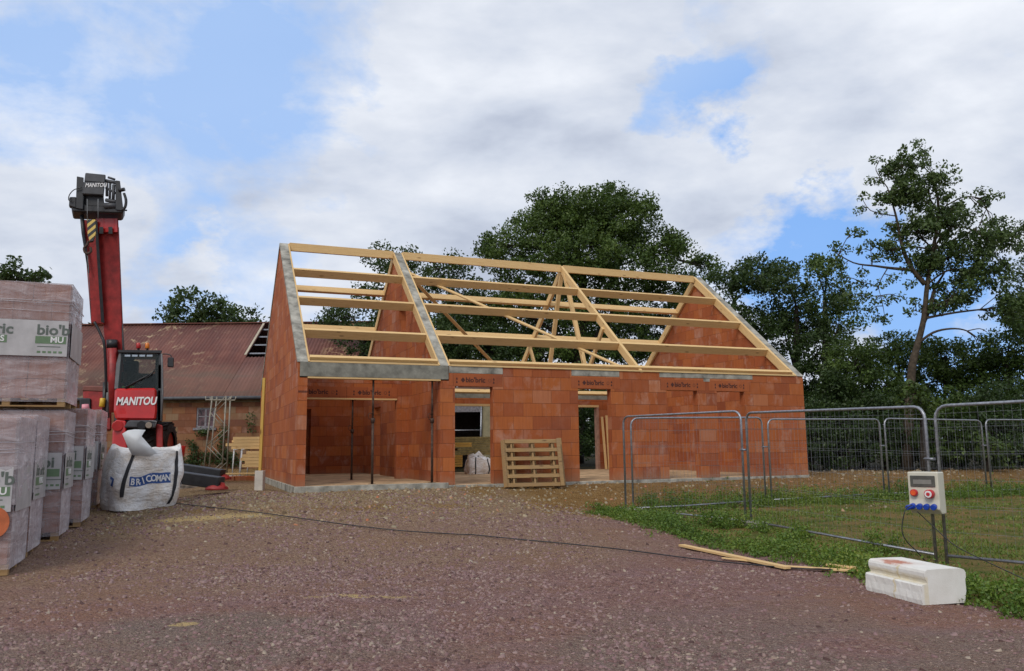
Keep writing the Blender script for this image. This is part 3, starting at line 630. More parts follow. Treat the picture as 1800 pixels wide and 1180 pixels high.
def pack(u, v, z, sx, sy, h, label, seed, top=True, split=None, circles=(), txt='side', yaw=0.0):
    """origin = front right bottom corner (house axes); body spans x -sx..0, y 0..sy"""
    t = tag(empty('brick_pack', (0, 0, 0), M=Matrix.Translation((uvw(u, v).x, uvw(u, v).y, z)) @ Matrix.Rotation(YAW+yaw, 4, 'Z')), label, 'brick pack', 'wrapped packs of clay blocks on the left')
    r = random.Random(seed); mb = MB()
    for i in range(7): mb.box((-sx+i*(sx-.1)/6, 0, .10), (-sx+i*(sx-.1)/6+.1, sy, .12))
    for y in (0, sy/2-.05, sy-.1):
        mb.box((-sx, y, 0), (0, y+.1, .02))
        for x in (-sx, -sx/2-.05, -.1): mb.box((x, y, .0205), (x+.1, y+.1, .0995))
    mb.build('pallet_base', M_PAL, t)
    mb = MB(); nc = 6; ch = (h-.12)/nc
    nx, ny = max(2, round(sx/.5)), max(3, round(sy/.2))
    for c in range(nc):
        for i in range(nx):
            for j in range(ny):
                if 0 < i < nx-1 and 0 < j < ny-1 and c < nc-1: continue
                x0 = -sx+.02+i*(sx-.04)/nx; y0 = .02+j*(sy-.04)/ny; jx, jy = r.uniform(-.004, .004), r.uniform(-.004, .004)
                mb.box((x0+jx+.002, y0+jy+.002, .122+c*ch), (x0+jx+(sx-.04)/nx-.002, y0+jy+(sy-.04)/ny-.002, .12+(c+1)*ch-.002))
    mb.build('clay_blocks', M_BRICKP, t)
    lb = MB().box((-sx-.02, -.034, .74), (-.01, -.030, 1.27)).build('printed_label', M_LABEL, t)
    lb2 = MB().box((.030, .02, .74), (.034, sy-.01, 1.27)).build('printed_label', M_LABEL, t)
    def prints(par, M0, xs, W_):
        for x, s1, s2 in xs:
            text(s1, .21, M0 @ Matrix.Translation((x, 1.06, 0)), M_GRTXT, par, bold=.006, sx=1.05)
            w_ = min(.60, W_-x)
            MB().box((0, 0, 0), (w_, .11, .001)).build('green_band', M_GREEN, par, M=M0 @ Matrix.Translation((x-.01, .925, 0)))
            text(s2, .12, M0 @ Matrix.Translation((x+w_-.04, .945, .0022)), M_WHITE, par, bold=.003, align='RIGHT')
            MB().box((0, 0, 0), (min(.3, w_), .012, .001)).build('small_print', M_GRTXT, par, M=M0 @ Matrix.Translation((x+.02, .875, 0)))
            mbs = MB()
            for q in range(5):
                if .07*q+.05 < w_: mbs.box((.07*q, 0, 0), (.07*q+.045, .03, .001))
            mbs.build('small_print', M_GREEN, par, M=M0 @ Matrix.Translation((x+.02, .785, 0)))
    Mf = Matrix.Translation((-sx, -.0355, 0)) @ Matrix.Rotation(math.pi/2, 4, 'X')
    Ms = Matrix.Translation((.0355, 0, 0)) @ Matrix.Rotation(math.pi/2, 4, 'Z') @ Matrix.Rotation(math.pi/2, 4, 'X')
    if txt in ('front', 'both'): prints(lb, Mf, [(sx-1.38, "bio'bric", "MURS"), (sx-.42, "bio'b", "MU")], sx-.02)
    if txt == 'mid': prints(lb, Mf, [(sx-1.1, "bio'bric", "MURS"), (sx-.30, "'bi", "")], sx-.02)
    if txt in ('side', 'both', 'mid'): prints(lb2, Ms, [(.12, "bio'bric", "MURS")], sy-.02)
    # film: a second, narrower lap round the middle
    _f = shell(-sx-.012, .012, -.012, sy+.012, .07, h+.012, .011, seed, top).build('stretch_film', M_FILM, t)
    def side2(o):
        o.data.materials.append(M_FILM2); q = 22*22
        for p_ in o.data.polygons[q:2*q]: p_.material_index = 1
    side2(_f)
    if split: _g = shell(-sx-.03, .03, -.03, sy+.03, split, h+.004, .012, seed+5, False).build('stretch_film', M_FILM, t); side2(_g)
    mb = MB()
    for zz_ in (1.50+r.uniform(-.05, .05), 1.42, 1.57):
        dz = r.uniform(-.03, .03); mb.tube([(-sx-.03, -.03, zz_+dz), (.03, -.03, zz_-dz), (.03, sy+.03, zz_+dz)], .004, 4)
    mb.build('film_strands', M_FILMW, t)
    for (fx, fz, rr, face) in circles:
        cpts = [(rr*math.cos(a*math.pi/10), rr*1.2*math.sin(a*math.pi/10), 0) for a in range(20)]
        m2 = MB(); m2.add(cpts, [tuple(range(20))])
        MM = (Matrix.Translation((fx, -.045, fz)) @ Matrix.Rotation(math.pi/2, 4, 'X')) if face == 'f' else (Matrix.Translation((.045, fx, fz)) @ Matrix.Rotation(math.pi/2, 4, 'Z') @ Matrix.Rotation(math.pi/2, 4, 'X'))
        m2.build('torn_window', M_ORANGE, t, M=MM)
    return t
def gz(u, v): p = uvw(u, v); return tzf(p.x, p.y)-.01
PK = 1.86
pack(-4.09, -6.40, gz(-4.1, -6.2), 1.30, 1.06, PK, 'nearest wrapped pack at the left edge with a torn orange window low down', 1, False, .82, [(-.16, .62, .15, 'f')], 'front')
pack(-4.08, -5.27, gz(-4.1, -5.0), 1.30, 1.02, PK, 'second nearest film wrapped pack in the ground row', 2, False, .84, [], 'side')
pack(-3.86, -4.16, gz(-4.0, -4.0), 1.30, 1.07, PK+.02, 'third film wrapped pack in the ground row under the front edge of the upper pack', 3, True, None, [], 'mid')
pack(-3.70, -3.03, gz(-3.9, -2.7), 1.30, 1.26, PK, 'fourth film wrapped pack of the ground row with bare clay tops past the upper pack', 4, False, None, [(-.30, 1.72, .09, 'f')], 'mid')
pack(-3.80, -1.70, gz(-3.8, -1.3), 1.30, 1.20, PK, 'fifth film wrapped pack of the ground row, second from the bulk bag', 5, True, None, [], 'side')
pack(-3.72, -.42, gz(-3.8, 0), 1.30, 1.30, PK, 'farthest film wrapped pack of the ground row, right beside the bulk bag', 6, True, None, [], 'side')
pack(-3.88, -4.22, 2.165, 1.50, 1.33, 1.83, 'film wrapped pack of clay blocks stacked on top of the ground row', 7, True, None, [], 'front')

# ---------------------------------------------------------------- bulk bags
def bag(name, loc, rz, w, h, label, seed, mat, group, lean=0.06, logo=True, n=64, nz=30):
    t = tag(empty(name, loc, rz), label, 'bulk bag', group)
    r = np.random.default_rng(seed); ph = r.random(20)*6.28
    def prof(f):     # half width scale along height 0..1
        return (.93+.09*math.sin(min(1, f*1.8)*math.pi/2)) if f < .6 else 1.02-.12*((f-.6)/.4)**1.5
    def pt(a, f, off=0):
        c, s = math.cos(a), math.sin(a); e = 4.6+2*math.sin(f*3); rad = (abs(c)**e+abs(s)**e)**(-1/e)
        rad = rad*w/2*prof(f)
        rad += w*(.012*math.sin(3*a-8*f+ph[9])+.005*abs(math.sin(6*a+12*f+ph[10]))+.013*math.sin(5*a+ph[0]+4*f)+.010*math.sin(9*a+ph[1]-9*f)+.003*math.sin(17*a+ph[2]+14*f)+.0015*math.sin(31*a+ph[3]+23*f)+.016*math.sin(f*13+ph[4]+2*a)*(1-f))
        top = h*(1+.05*math.sin(2*a+ph[5])+.035*math.sin(5*a+ph[6])+.02*math.sin(11*a+ph[7]))
        z = f*top*(1+.02*math.sin(7*a+ph[8])*f)
        return Vector((c*(rad+off)+lean*f*h, s*(rad+off), z))
    V = []; Fq = []
    for j in range(nz+1):
        for i in range(n): V.append(pt(2*math.pi*i/n, j/nz))
    for j in range(nz):
        for i in range(n): Fq.append((j*n+i, j*n+(i+1) % n, (j+1)*n+(i+1) % n, (j+1)*n+i))
    o0 = len(V)
    for q, (sc, dz) in enumerate(((.86, -.03), (.6, .03), (.3, .05), (.02, .0))):   # folded-in top
        for i in range(n):
            p = pt(2*math.pi*i/n, 1); zc = h*.99+dz+.05*math.sin(3*i*2*math.pi/n+q*2)*sc; cx = lean*h
            V.append(Vector((cx+(p.x-cx)*sc, p.y*sc, zc if q else p.z-.05)))
        b0 = nz*n if q == 0 else o0+(q-1)*n; b1 = o0+q*n
        for i in range(n): Fq.append((b0+i, b0+(i+1) % n, b1+(i+1) % n, b1+i))
    mb = MB(); mb.add(V, Fq, True); body = mb.build('bag_body', mat, t)
    def strip(a0, a1, f0, f1, m, nm, na=24, nf=8, off=.006, parent=t, slant=0.0):
        mb = MB(); vs = []; fs = []
        for j in range(nf+1):
            for i in range(na+1):
                f = f0+(f1-f0)*j/nf; a = a0+(a1-a0)*i/na+slant*(f-.5); vs.append(pt(a, f, off))
        for j in range(nf):
            for i in range(na): c = j*(na+1)+i; fs.append((c, c+1, c+na+2, c+na+1))
        mb.add(vs, fs, True); return mb.build(nm, m, parent)
    return t, pt, strip
def fabric_mat():
    m = bpy.data.materials.new('woven_bag_fabric'); m.use_nodes = True; k = NT(m.node_tree); b = k.n['Principled BSDF']; o = k.obj()
    n1 = k.noise(o, 2.2, 6, .65, .6); c = k.mix(k.mapr(n1, .42, .72), (.80, .79, .78), (.66, .55, .43)); k.l.new(c, b.inputs['Base Color'])
    c2 = k.mix(k.mapr(k.noise(k.scale(o, (1, 1, 3)), 3.5, 5, .6, 1.0), .5, .75, 0, .5), c, (.86, .86, .88)); k.l.new(c2, b.inputs['Base Color'])
    b.inputs['Roughness'].default_value = .6
    h = k.math('ADD', k.noise(k.scale(o, (1, 1, 2.2)), 3.2, 6, .6, 1.5), k.math('MULTIPLY', k.noise(o, 14, 3, .5, 1), .3))
    bn = k.new('ShaderNodeBump', ins={'Strength': 1.0, 'Distance': .045, 'Height': h}); k.l.new(bn.outputs[0], b.inputs['Normal']); return m
M_BAG = fabric_mat(); M_BLUE = pmat('blue_print', (.03, .09, .30), .6, 0, .15, 8); M_STRAP = pmat('black_webbing', (.02, .02, .024), .8, 0, .3)
bc = Vector((-7.12, 15.55, 0)); bc.z = tzf(bc.x, bc.y)-.02
FACE = -math.pi/2     # angle of the printed side towards the camera, bag-local
bt, bpt, bstrip = bag('bulk_bag', bc, .72, 1.20, 1.10, 'white woven bulk bag with blue lettering and black straps beside the wrapped packs', 3, M_BAG, 'bulk bags')
bstrip(FACE-.58, FACE+.50, .43, .60, M_BLUE, 'printed_band', 30, 6, .004)
bstrip(FACE-1.15, FACE-.95, .42, .56, M_BLUE, 'printed_band', 8, 5, .004)
bstrip(FACE+.92, FACE+1.10, .30, .43, M_BLUE, 'printed_band', 8, 5, .004)
bstrip(FACE-.72, FACE-.64, .24, 1.0, M_STRAP, 'strap', 3, 30, .012, slant=.16)
bstrip(FACE+.56, FACE+.64, .08, 1.0, M_STRAP, 'strap', 3, 30, .012, slant=.16)
def wrap_text(s, a0, a1, f, size, m, pt, parent, off=.026, name='lettering'):
    n = len(s)
    for i, ch in enumerate(s):
        a = FACE+math.atan(math.tan(a0-FACE)+(math.tan(a1-FACE)-math.tan(a0-FACE))*(i+.5)/n) if abs(a0-FACE) < .8 else a0+(a1-a0)*(i+.5)/n
        p = pt(a, f, off); pr_ = p+(pt(a+.10, f, off)-pt(a-.10, f, off)); pu = p+(pt(a, f+.06, off)-pt(a, f-.06, off))
        x = (pr_-p).normalized(); y = (pu-p).normalized(); z = x.cross(y).normalized(); y = z.cross(x)
        M = Matrix((x, y, z)).transposed().to_4x4(); M.translation = p - y*size*.35
        text(ch, size, M, m, parent, name, .001, .004, .80, 0, 'CENTER')
wrap_text("BRICOMAN", FACE-.56, FACE+.48, .517, .165, M_WHITE, bpt, bt)
wrap_text("N", FACE-1.13, FACE-.97, .49, .13, M_WHITE, bpt, bt)
wrap_text("B", FACE+.94, FACE+1.08, .365, .13, M_WHITE, bpt, bt)
# open flap standing up out of the bag
M_FLAP = pmat('white_liner_flap', (.74, .76, .77), .5, 0, .05, 2)
def flap():
    Y = 14.95; out = [(215, 763), (225, 757), (238, 755), (256, 756), (249, 767), (262, 782), (276, 797), (262, 803), (232, 800), (223, 782)]
    P = [at(x, y, Y+.07*math.sin(i*1.3)) for i, (x, y) in enumerate(out)]
    c = at(241, 777, Y-.07); mb = MB(); inv = (Matrix.Translation(bc) @ Matrix.Rotation(.72, 4, 'Z')).inverted()
    P = [inv @ p for p in P]; c = inv @ c; n = len(P)
    mb.add(P+[c], [(i, (i+1) % n, n) for i in range(n)], True); o = mb.build('liner_flap', M_FLAP, bt)
    s = o.modifiers.new('s', 'SOLIDIFY'); s.thickness = .006
flap()
b2 = uvw(7.6, 12.0); b2.z = tzf(b2.x, b2.y)
b2 = at(842, 818, 30.0); b2.z = tzf(b2.x, b2.y)
b2p = at(841, 822, 26.3); b2p.z = tzf(b2p.x, b2p.y)-.02
t2, p2, s2 = bag('bulk_bag', b2p, .3, .78, .62, 'small slumped white bulk bag seen through the first doorway', 9, M_BAG, 'bulk bags', 0, False, 40, 16)
s2(FACE-.5, FACE-.42, .1, 1, M_STRAP, 'strap', 2, 12, .006); s2(FACE+.5, FACE+.58, .1, 1, M_STRAP, 'strap', 2, 12, .006)
MB().tube([(-.30, 0, .45), (-.28, -.02, .70), (-.18, -.05, .72), (-.12, -.02, .66), (.0, 0, .78), (.10, 0, .60)], [.10, .09, .06, .07, .08, .12], 10).build('bag_neck', M_BAG, t2)

# ---------------------------------------------------------------- fence panels
GRP = 'mesh fence panels round the green patch'
def fence(p0, p1, h, label, kink=None, z0=None):
    p0, p1 = Vector(p0), Vector(p1); dz = p1.z-p0.z; L = (p1.xy-p0.xy).length; rz = math.atan2(p1.y-p0.y, p1.x-p0.x)
    t = tag(empty('mesh_fence', p0, rz), label, 'fence panel', GRP)
    sl_ = dz/L; kl = None
    if kink is not None:
        q = Vector(kink)-p0; kl = (q.x*math.cos(rz)+q.y*math.sin(rz), -q.x*math.sin(rz)+q.y*math.cos(rz))
    def P(x, z):
        y = 0
        if kl: y = kl[1]*(x/kl[0] if x < kl[0] else (L-x)/(L-kl[0]))
        return Vector((x, y, z+sl_*x))
    rr = .16; path = [P(0.02, -.12), P(.02, h-rr)]+[P(.02+rr-rr*math.cos(a), h-rr+rr*math.sin(a)) for a in (.4, .8, 1.2)]+[P(.02+rr, h)]
    mids = [P(kl[0], h)] if kl else []
    path += mids+[P(L-.02-rr, h)]+[P(L-.02-rr+rr*math.sin(a), h-rr+rr*math.cos(a)) for a in (.4, .8, 1.2)]+[P(L-.02, h-rr), P(L-.02, -.12)]
    MB().tube(path, .021, 8).build('tube_frame', M_GALV, t)
    MB().tube([P(.03, .10)]+([P(kl[0], .10)] if kl else [])+[P(L-.03, .10)], .017, 8).build('bottom_rail', M_GALV, t)
    mb = MB(); n = int(L/.1); xs = [.06+i*(L-.12)/n for i in range(n+1)]
    for x in xs: mb.tube([P(x, .10), P(x, h-.005)], .0013, 3, False)
    for z in (.12, .40, .70, .73, 1.05, 1.38, 1.41, 1.72, h-.10):
        mb.tube([P(.03, z)]+([P(kl[0], z)] if kl else [])+[P(L-.03, z)], .0019, 3, False)
    mb.build('wire_mesh', M_GALV, t)
    for x in (0.02, L-.02):
        pass
    mb = MB(); pc = P(L, h*.66); mb.tube([pc+Vector((-.06, -.028, 0)), pc+Vector((.09, -.028, 0))], .012, 6); mb.cbox(pc+Vector((.015, -.0, 0)), (.13, .05, .035)); mb.build('coupler', M_GALV, t)
    return t
def gp(x, y, dz=0.0): return (x, y, tzf(x, y)+dz)
A = gp(2.37, 17.45); B = gp(4.12, 14.55); C_ = gp(5.43, 10.62)
fence(A, B, 2.04, 'left panel of the front fence run, set in weeds before the two right doorways')
fence((B[0]+.045, B[1]-.075, B[2]), C_, 2.0, 'middle panel of the front fence run, left of the power box')
D0 = (C_[0]+.06, C_[1]-.08, C_[2]); fence(D0, (7.65, 7.6, 0.0), 2.0, 'nearest front fence panel running out of frame right of the power box')
RA = gp(2.52, 17.42); RB = gp(5.85, 18.95); RC = gp(9.35, 20.6); RD = gp(12.75, 22.0)
fence(RA, RB, 2.0, 'rear fence panel with a kinked top rail before the house front', kink=(3.70, 17.75, 0))
fence((RB[0]+.12, RB[1]+.05, RB[2]), RC, 1.96, 'rear fence panel passing the right corner of the house')
fence((RC[0]+.12, RC[1]+.05, RC[2]), RD, 1.98, 'rear fence panel against the dark trees seen left of the power box')
fence((RD[0]+.12, RD[1]+.05, RD[2]), (16.2, 23.4, RD[2]), 2.0, 'rear fence panel at the far right edge against the bushes')
for x, y, lab in ((4.15, 14.45, 'pale concrete foot block in the weeds between the two front fence panels'), (2.45, 17.40, 'concrete foot block at the far left corner of the fence')):
    o = MB().box((-.34, -.11, 0), (.34, .11, .13)).build('concrete_foot_block', M_CONC, None, .02); o.location = (x, y, tzf(x, y)-.02); o.rotation_euler.z = -1.0
    tag(o, lab, 'concrete foot', 'concrete fence feet')

# ---------------------------------------------------------------- power box on the fence
PB = at(1629, 866, 10.42); yaw_pb = R_(-48)
pb = tag(empty('power_box', PB, yaw_pb), 'beige power distribution box with blue sockets hung on the fence posts', 'power box')
M_BEIGE = pmat('beige_plastic', (.60, .57, .47), .45, 0, .06, 4); M_SOCK = pmat('blue_plastic', (.015, .06, .42), .4, 0, .1); M_SOCKR = pmat('red_plastic', (.50, .02, .03), .4, 0, .1)
w2, d2, h2 = .185, .10, .26
poly = [(-d2, h2), (d2, h2), (d2, -h2), (-d2+.06, -h2), (-d2-.015, -h2+.06), (-d2, -.08)]
MB().prism([(-w2, y, z) for y, z in poly][::-1], [(w2, y, z) for y, z in poly][::-1]).build('housing', M_BEIGE, pb, .012, seg=2)
win = MB().box((-.15, -d2-.014, .075), (.15, -d2+.002, .215)).build('breaker_window', pmat('smoked_window', (.10, .10, .09), .12, 0, .2), pb, .005)
MB().box((-.11, -d2-.018, .11), (.11, -d2-.0145, .165)).build('breakers', pmat('breaker_grey', (.22, .21, .19), .5), win)
def cyl(p0, p1, r, n=20): return MB().tube([p0, p1], r, n)
st = cyl((-.105, -d2-.01, .0), (-.105, -d2-.05, .0), .045).build('stop_button', M_SOCKR, pb, .004); cyl((-.105, -d2-.0505, 0), (-.105, -d2-.06, 0), .032).build('button_cap', pmat('orange_plastic', (.75, .10, .02), .35), st)
rs = cyl((.085, -d2, -.01), (.085, -d2-.075, -.01), .055).build('red_socket', M_SOCKR, pb, .004)
cyl((.085, -d2-.0755, -.01), (.085, -d2-.085, -.01), .042).build('socket_ring', M_WHITE, rs); cyl((.085, -d2-.0855, -.01), (.085, -d2-.09, -.01), .022).build('socket_face', M_SOCKR, rs)
for i in range(4):
    x = -.135+i*.085; cyl((x, -d2+.0, -.165), (x, -d2-.055, -.175), .036).build('blue_socket', M_SOCK, pb, .004)
plug = cyl((-.135, -d2-.055, -.175), (-.165, -d2-.13, -.185), .030).build('blue_plug', M_SOCK, pb, .004)
Mi = pb.matrix_world.inverted()
pth = [Mi @ at(*q) for q in ((1603, 888, 10.3), (1592, 896, 10.25), (1587, 915, 10.25), (1586, 935, 10.25), (1594, 952, 10.25), (1612, 970, 10.3), (1628, 988, 10.35))]
def smooth_path(p, n=6):
    p = [Vector(q) for q in p]; out = []
    for i in range(len(p)-1):
        a = p[max(i-1, 0)]; b = p[i]; c = p[i+1]; e = p[min(i+2, len(p)-1)]
        for j in range(n):
            t = j/n; out.append(.5*((2*b)+(c-a)*t+(2*a-5*b+4*c-e)*t*t+(3*b-a-3*c+e)*t**3))
    return out+[p[-1]]
MB().tube(smooth_path(pth), .007, 6).build('plug_lead', M_BLK, pb)
Mi2 = [Mi @ at(*q) for q in ((1612, 899, 10.35), (1640, 925, 10.3), (1680, 960, 10.0), (1740, 990, 9.4), (1800, 1018, 8.7), (1860, 1045, 8.2))]
MB().tube(smooth_path(Mi2), .006, 6).build('supply_lead', M_BLK, pb)

# ---------------------------------------------------------------- ground cable
cab = [gr(*q)+Vector((0, 0, .03)) for q in ((296, 886), (380, 896), (460, 905), (600, 925), (700, 936), (800, 943), (835, 944), (900, 951), (1000, 960), (1100, 971), (1200, 984), (1300, 995), (1400, 1004), (1500, 1008), (1545, 1012))]
tag(MB().tube(smooth_path(cab, 8), .0085, 6).build('ground_cable', M_BLK), 'thin black cable lying across the gravel from the bulk bag to the fence', 'cable')

# ---------------------------------------------------------------- planks on the ground
def ground_plank(a, b, w, th, lab, lift=.0):
    a, b = gr(*a), gr(*b); a.z += .02+lift; b.z += .02+lift
    o = MB().box((0, -w/2, 0), ((b-a).length, w/2, th)).build('plank', M_WOOD, None, .002, M=along(a, b)); return tag(o, lab, 'plank', 'loose planks on the gravel')
ground_plank((1198, 963), (1385, 1004), .095, .03, 'long pale plank lying on the gravel beside the verge')
ground_plank((1380, 1001), (1512, 1009), .08, .022, 'short plank lying end to end with the long one', .0)
ground_plank((1455, 1002), (1508, 1008), .07, .025, 'stubby plank offcut resting on the short one', .024)
ground_plank((1270, 985), (1330, 992), .04, .015, 'thin splinter strip of wood beside the long plank')

# ---------------------------------------------------------------- polystyrene block
def foam():
    Fp = Vector((3.79, 7.74, 0)); a = Vector((-.13, .99, 0)).normalized(); b = Vector((.99, .13, 0)).normalized(); b = Vector((.955, .30, 0)).normalized()
    t_M = Matrix((b, a, Vector((0, 0, 1)))).transposed().to_4x4(); t_M.translation = Fp
    prof = [(.0, -.02), (-.008, .05), (0, .12), (.0, .178), (.012, .19), (.062, .197), (.064, .203), (.058, .222), (.047, .240), (.043, .262), (.043, .292), (.053, .314), (.075, .326), (.2, .328), (.35, .327), (.44, .325), (.475, .310), (.488, .285), (.486, .24), (.478, .225), (.480, .12), (.465, .03), (.455, -.02)]
    n = 26; L = .82; V = []; Fq = []; m = len(prof); r = random.Random(4)
    for i in range(n+1):
        for j, (x, z) in enumerate(prof):
            q = .0012*math.sin(i*1.7+j*2.1)+r.uniform(-.0022, .0022) if (z < .2 and x < .05) else r.uniform(-.0008, .0008)
            e = .03*(1-min(1, min(i, n-i)/1.2)) if z < .05 else 0
            V.append((x+q, i/n*L, max(z, -.02)+e+(q if z > -.01 else 0)*.4))
    for i in range(n):
        for j in range(m-1): Fq.append((i*m+j, i*m+j+1, (i+1)*m+j+1, (i+1)*m+j))
    Fq.append(tuple(range(m-1, -1, -1))); Fq.append(tuple(n*m+j for j in range(m)))
    ma = bpy.data.materials.new('expanded_polystyrene'); ma.use_nodes = True; k = NT(ma.node_tree); bs = k.n['Principled BSDF']; o = k.obj()
    c = k.mix(k.mapr(k.noise(o, 5, 4, .6), .3, .7), (.66, .64, .59), (.76, .75, .71))
    p = k.new('ShaderNodeSeparateXYZ'); k.l.new(o, p.inputs[0])
    # red brick-dust smear on top, yellow drip on the long side
    dx = k.math('DIVIDE', k.math('SUBTRACT', p.outputs[0], .15), .10); dy = k.math('DIVIDE', k.math('SUBTRACT', p.outputs[1], .52), .17)
    rr = k.math('ADD', k.math('MULTIPLY', dx, dx), k.math('MULTIPLY', dy, dy)); rr = k.math('ADD', rr, k.math('MULTIPLY', k.math('SUBTRACT', k.noise(o, 14, 4, .7), .5), 3.0))
    top = k.math('GREATER_THAN', p.outputs[2], .31)
    c = k.mix(k.math('MULTIPLY', k.mapr(rr, .4, 1.3, .95, 0), top), c, (.42, .13, .07))
    c = k.mix(k.math('MULTIPLY', k.mapr(rr, .8, 4, .25, 0), top), c, (.55, .32, .25))
    yl = k.math('MULTIPLY', k.math('LESS_THAN', p.outputs[0], .07), k.mapr(k.math('ABSOLUTE', k.math('SUBTRACT', k.math('ADD', p.outputs[1], k.math('MULTIPLY', k.math('SUBTRACT', k.noise(o, 20, 3, .6), .5), .10)), .38)), .005, .02, .6, 0))
    c = k.mix(yl, c, (.58, .44, .16))
    ledge = k.math('MULTIPLY', k.mapr(p.outputs[0], .015, .03), k.math('MULTIPLY', k.math('LESS_THAN', p.outputs[0], .07), k.mapr(p.outputs[2], .25, .27, .55, 0)))
    c = k.mix(k.math('MULTIPLY', ledge, k.mapr(k.noise(o, 8, 4, .6), .3, .7, .3, 1.0)), c, (.62, .50, .24))
    k.l.new(c, bs.inputs['Base Color']); bs.inputs['Roughness'].default_value = .8; bs.inputs['Specular IOR Level'].default_value = .2
    v = k.new('ShaderNodeTexVoronoi'); v.inputs['Scale'].default_value = 190; k.l.new(o, v.inputs['Vector'])
    bn = k.new('ShaderNodeBump', ins={'Strength': .4, 'Distance': .004, 'Height': v.outputs['Distance']}); k.l.new(bn.outputs[0], bs.inputs['Normal'])
    mb = MB(); mb.add(V, Fq, False); o_ = mb.build('foam_block', ma, None, .0); o_.matrix_world = t_M
    tag(o_, 'white stepped polystyrene block with a reddish smear on top at the gravel edge', 'foam block')
foam()

# ---------------------------------------------------------------- post with footing at the left corner
pp = Vector((-5.52, 17.75, 0)); pp.z = tzf(pp.x, pp.y)
ft = tag(MB().box((-.09, -.09, -.02), (.09, .09, .42)).build('footing_block', pmat('pale_block', (.52, .48, .42), .85, 0, .1), None, .008), 'pale upright block under the yellow post at the house left corner', 'block'); ft.location = pp
po = tag(MB().box((0, -.035, -.03), (2.02, .035, .03)).build('timber_post', M_WOODY, None, .003, M=Matrix.Translation(pp+Vector((0, 0, .425))) @ Matrix.Rotation(-math.pi/2+.012, 4, 'Y')), 'tall yellow timber post standing on a pale block at the house left corner', 'post')

# ---------------------------------------------------------------- rotating telescopic handler
TY = 20.0
tg = at(235, 800, TY); tg = Vector((tg.x, TY, tzf(tg.x, TY)))
TH = tag(empty('telescopic_handler', tg), 'red telescopic handler with its boom raised and black stabiliser arms out', 'telehandler')
TI = Matrix.Translation(-tg)
def A(px, py, Y=TY): return TI @ at(px, py, Y)
def slab4(corners, depth, name, mat, parent=None, bevel=.01, dvec=None):
    """front outline (list of local points, counter-clockwise seen from camera) extruded away from the camera"""
    dv = Vector(dvec) if dvec else Vector((-.50*depth, depth, 0))*.9
    P0 = [Vector(c) for c in corners]; P1 = [c+dv for c in P0]
    return MB().prism(P0, P1).build(name, mat, parent or TH, bevel)
M_GLASS = pmat('cab_glass', (.030, .045, .045), .05, 0, .5, 1.2, 0, 1, .35)
# cab
cabf = slab4([A(201, 741), A(284, 742), A(284, 684), A(202, 683)], 1.5, 'cab', M_DKG, bevel=.03)
Yc = TY-.03
def glass_mat():
    m = bpy.data.materials.new('tinted_glass'); m.use_nodes = True; k = NT(m.node_tree); b = k.n['Principled BSDF']; b.inputs['Base Color'].default_value = (.02, .03, .03, 1); b.inputs['Roughness'].default_value = .04; b.inputs['Specular IOR Level'].default_value = .8
    tr = k.new('ShaderNodeBsdfTransparent'); tr.inputs[0].default_value = (.80, .86, .84, 1); mx = k.new('ShaderNodeMixShader'); mx.inputs[0].default_value = .22
    k.l.new(tr.outputs[0], mx.inputs[1]); k.l.new(b.outputs[0], mx.inputs[2]); k.l.new(mx.outputs[0], k.n['Material Output'].inputs[0]); return m
M_CGL = glass_mat(); RB_ = Vector((-.62, 1.3, 0))
ws_ = slab4([A(207, 684, Yc), A(276, 684, Yc), A(278, 622, Yc), A(213, 622, Yc)], .012, 'windscreen', M_CGL, cabf, 0)
for off, nm in ((Vector((0, 0, 0)), 'cab_pillar'), (RB_, 'rear_pillar')):
    slab4([p+off for p in (A(201, 684), A(208.5, 684), A(214, 620), A(210, 618), A(204, 640))], .09, nm, M_GREY if nm == 'cab_pillar' else M_DKG, cabf, .015)
    slab4([p+off for p in (A(275, 684), A(284, 684), A(284, 619), A(277, 619))], .09, nm, M_DKG, cabf, .015)
MB().prism([A(206, 684)+RB_, A(280, 684)+RB_, A(280, 648)+RB_, A(206, 648)+RB_], [p+Vector((0, .04, 0)) for p in (A(206, 684)+RB_, A(280, 684)+RB_, A(280, 648)+RB_, A(206, 648)+RB_)]).build('rear_panel', M_DKG, cabf)
sc_ = A(238, 684, TY+.7)
st_ = MB(); st_.cbox(sc_+Vector((-.2, 0, .12)), (.5, .5, .14)); st_.cbox(sc_+Vector((-.3, .26, .45)), (.46, .12, .62)); st_.cbox(sc_+Vector((-.32, .28, .85)), (.26, .10, .18)); st_.build('operator_seat', M_BLK, cabf, .04)
MB().cbox(A(218, 664, TY+.25), (.05, .22, .28)).build('display', M_BLK, cabf, .01)
MB().tube([A(236, 684, TY+.2), A(240, 668, TY+.3)], .025, 8).build('control_lever', M_BLK, cabf)
wl = [A(240, 668, TY+.3)+Vector((.19*math.cos(a), .06*math.sin(a), .17*math.sin(a))) for a in [q*math.pi/8 for q in range(17)]]; MB().tube(wl, .016, 6, False).build('steering_wheel', M_BLK, cabf)
MB().cbox(A(226, 681, TY+.1), (.30, .12, .05)).build('dash_cloth', pmat('green_cloth', (.16, .32, .10), .9, 0, .3, 20), cabf, .02)
for i in range(4):
    x = 219+i*13; slab4([A(x, 627.0, Yc-.01), A(x+10, 627.0, Yc-.01), A(x+10, 623.8, Yc-.01), A(x, 623.8, Yc-.01)], .008, 'painted_sky_gap', pmat('sky_strip', (.35, .42, .50), .3), cabf, 0)  # sky brightness painted as pale strips along the windscreen top
slab4([A(208, 620, TY-.08), A(284, 621, TY-.08), A(285, 616, TY-.08), A(207, 615, TY-.08)], 1.6, 'cab_roof', M_BLK, cabf, .01)
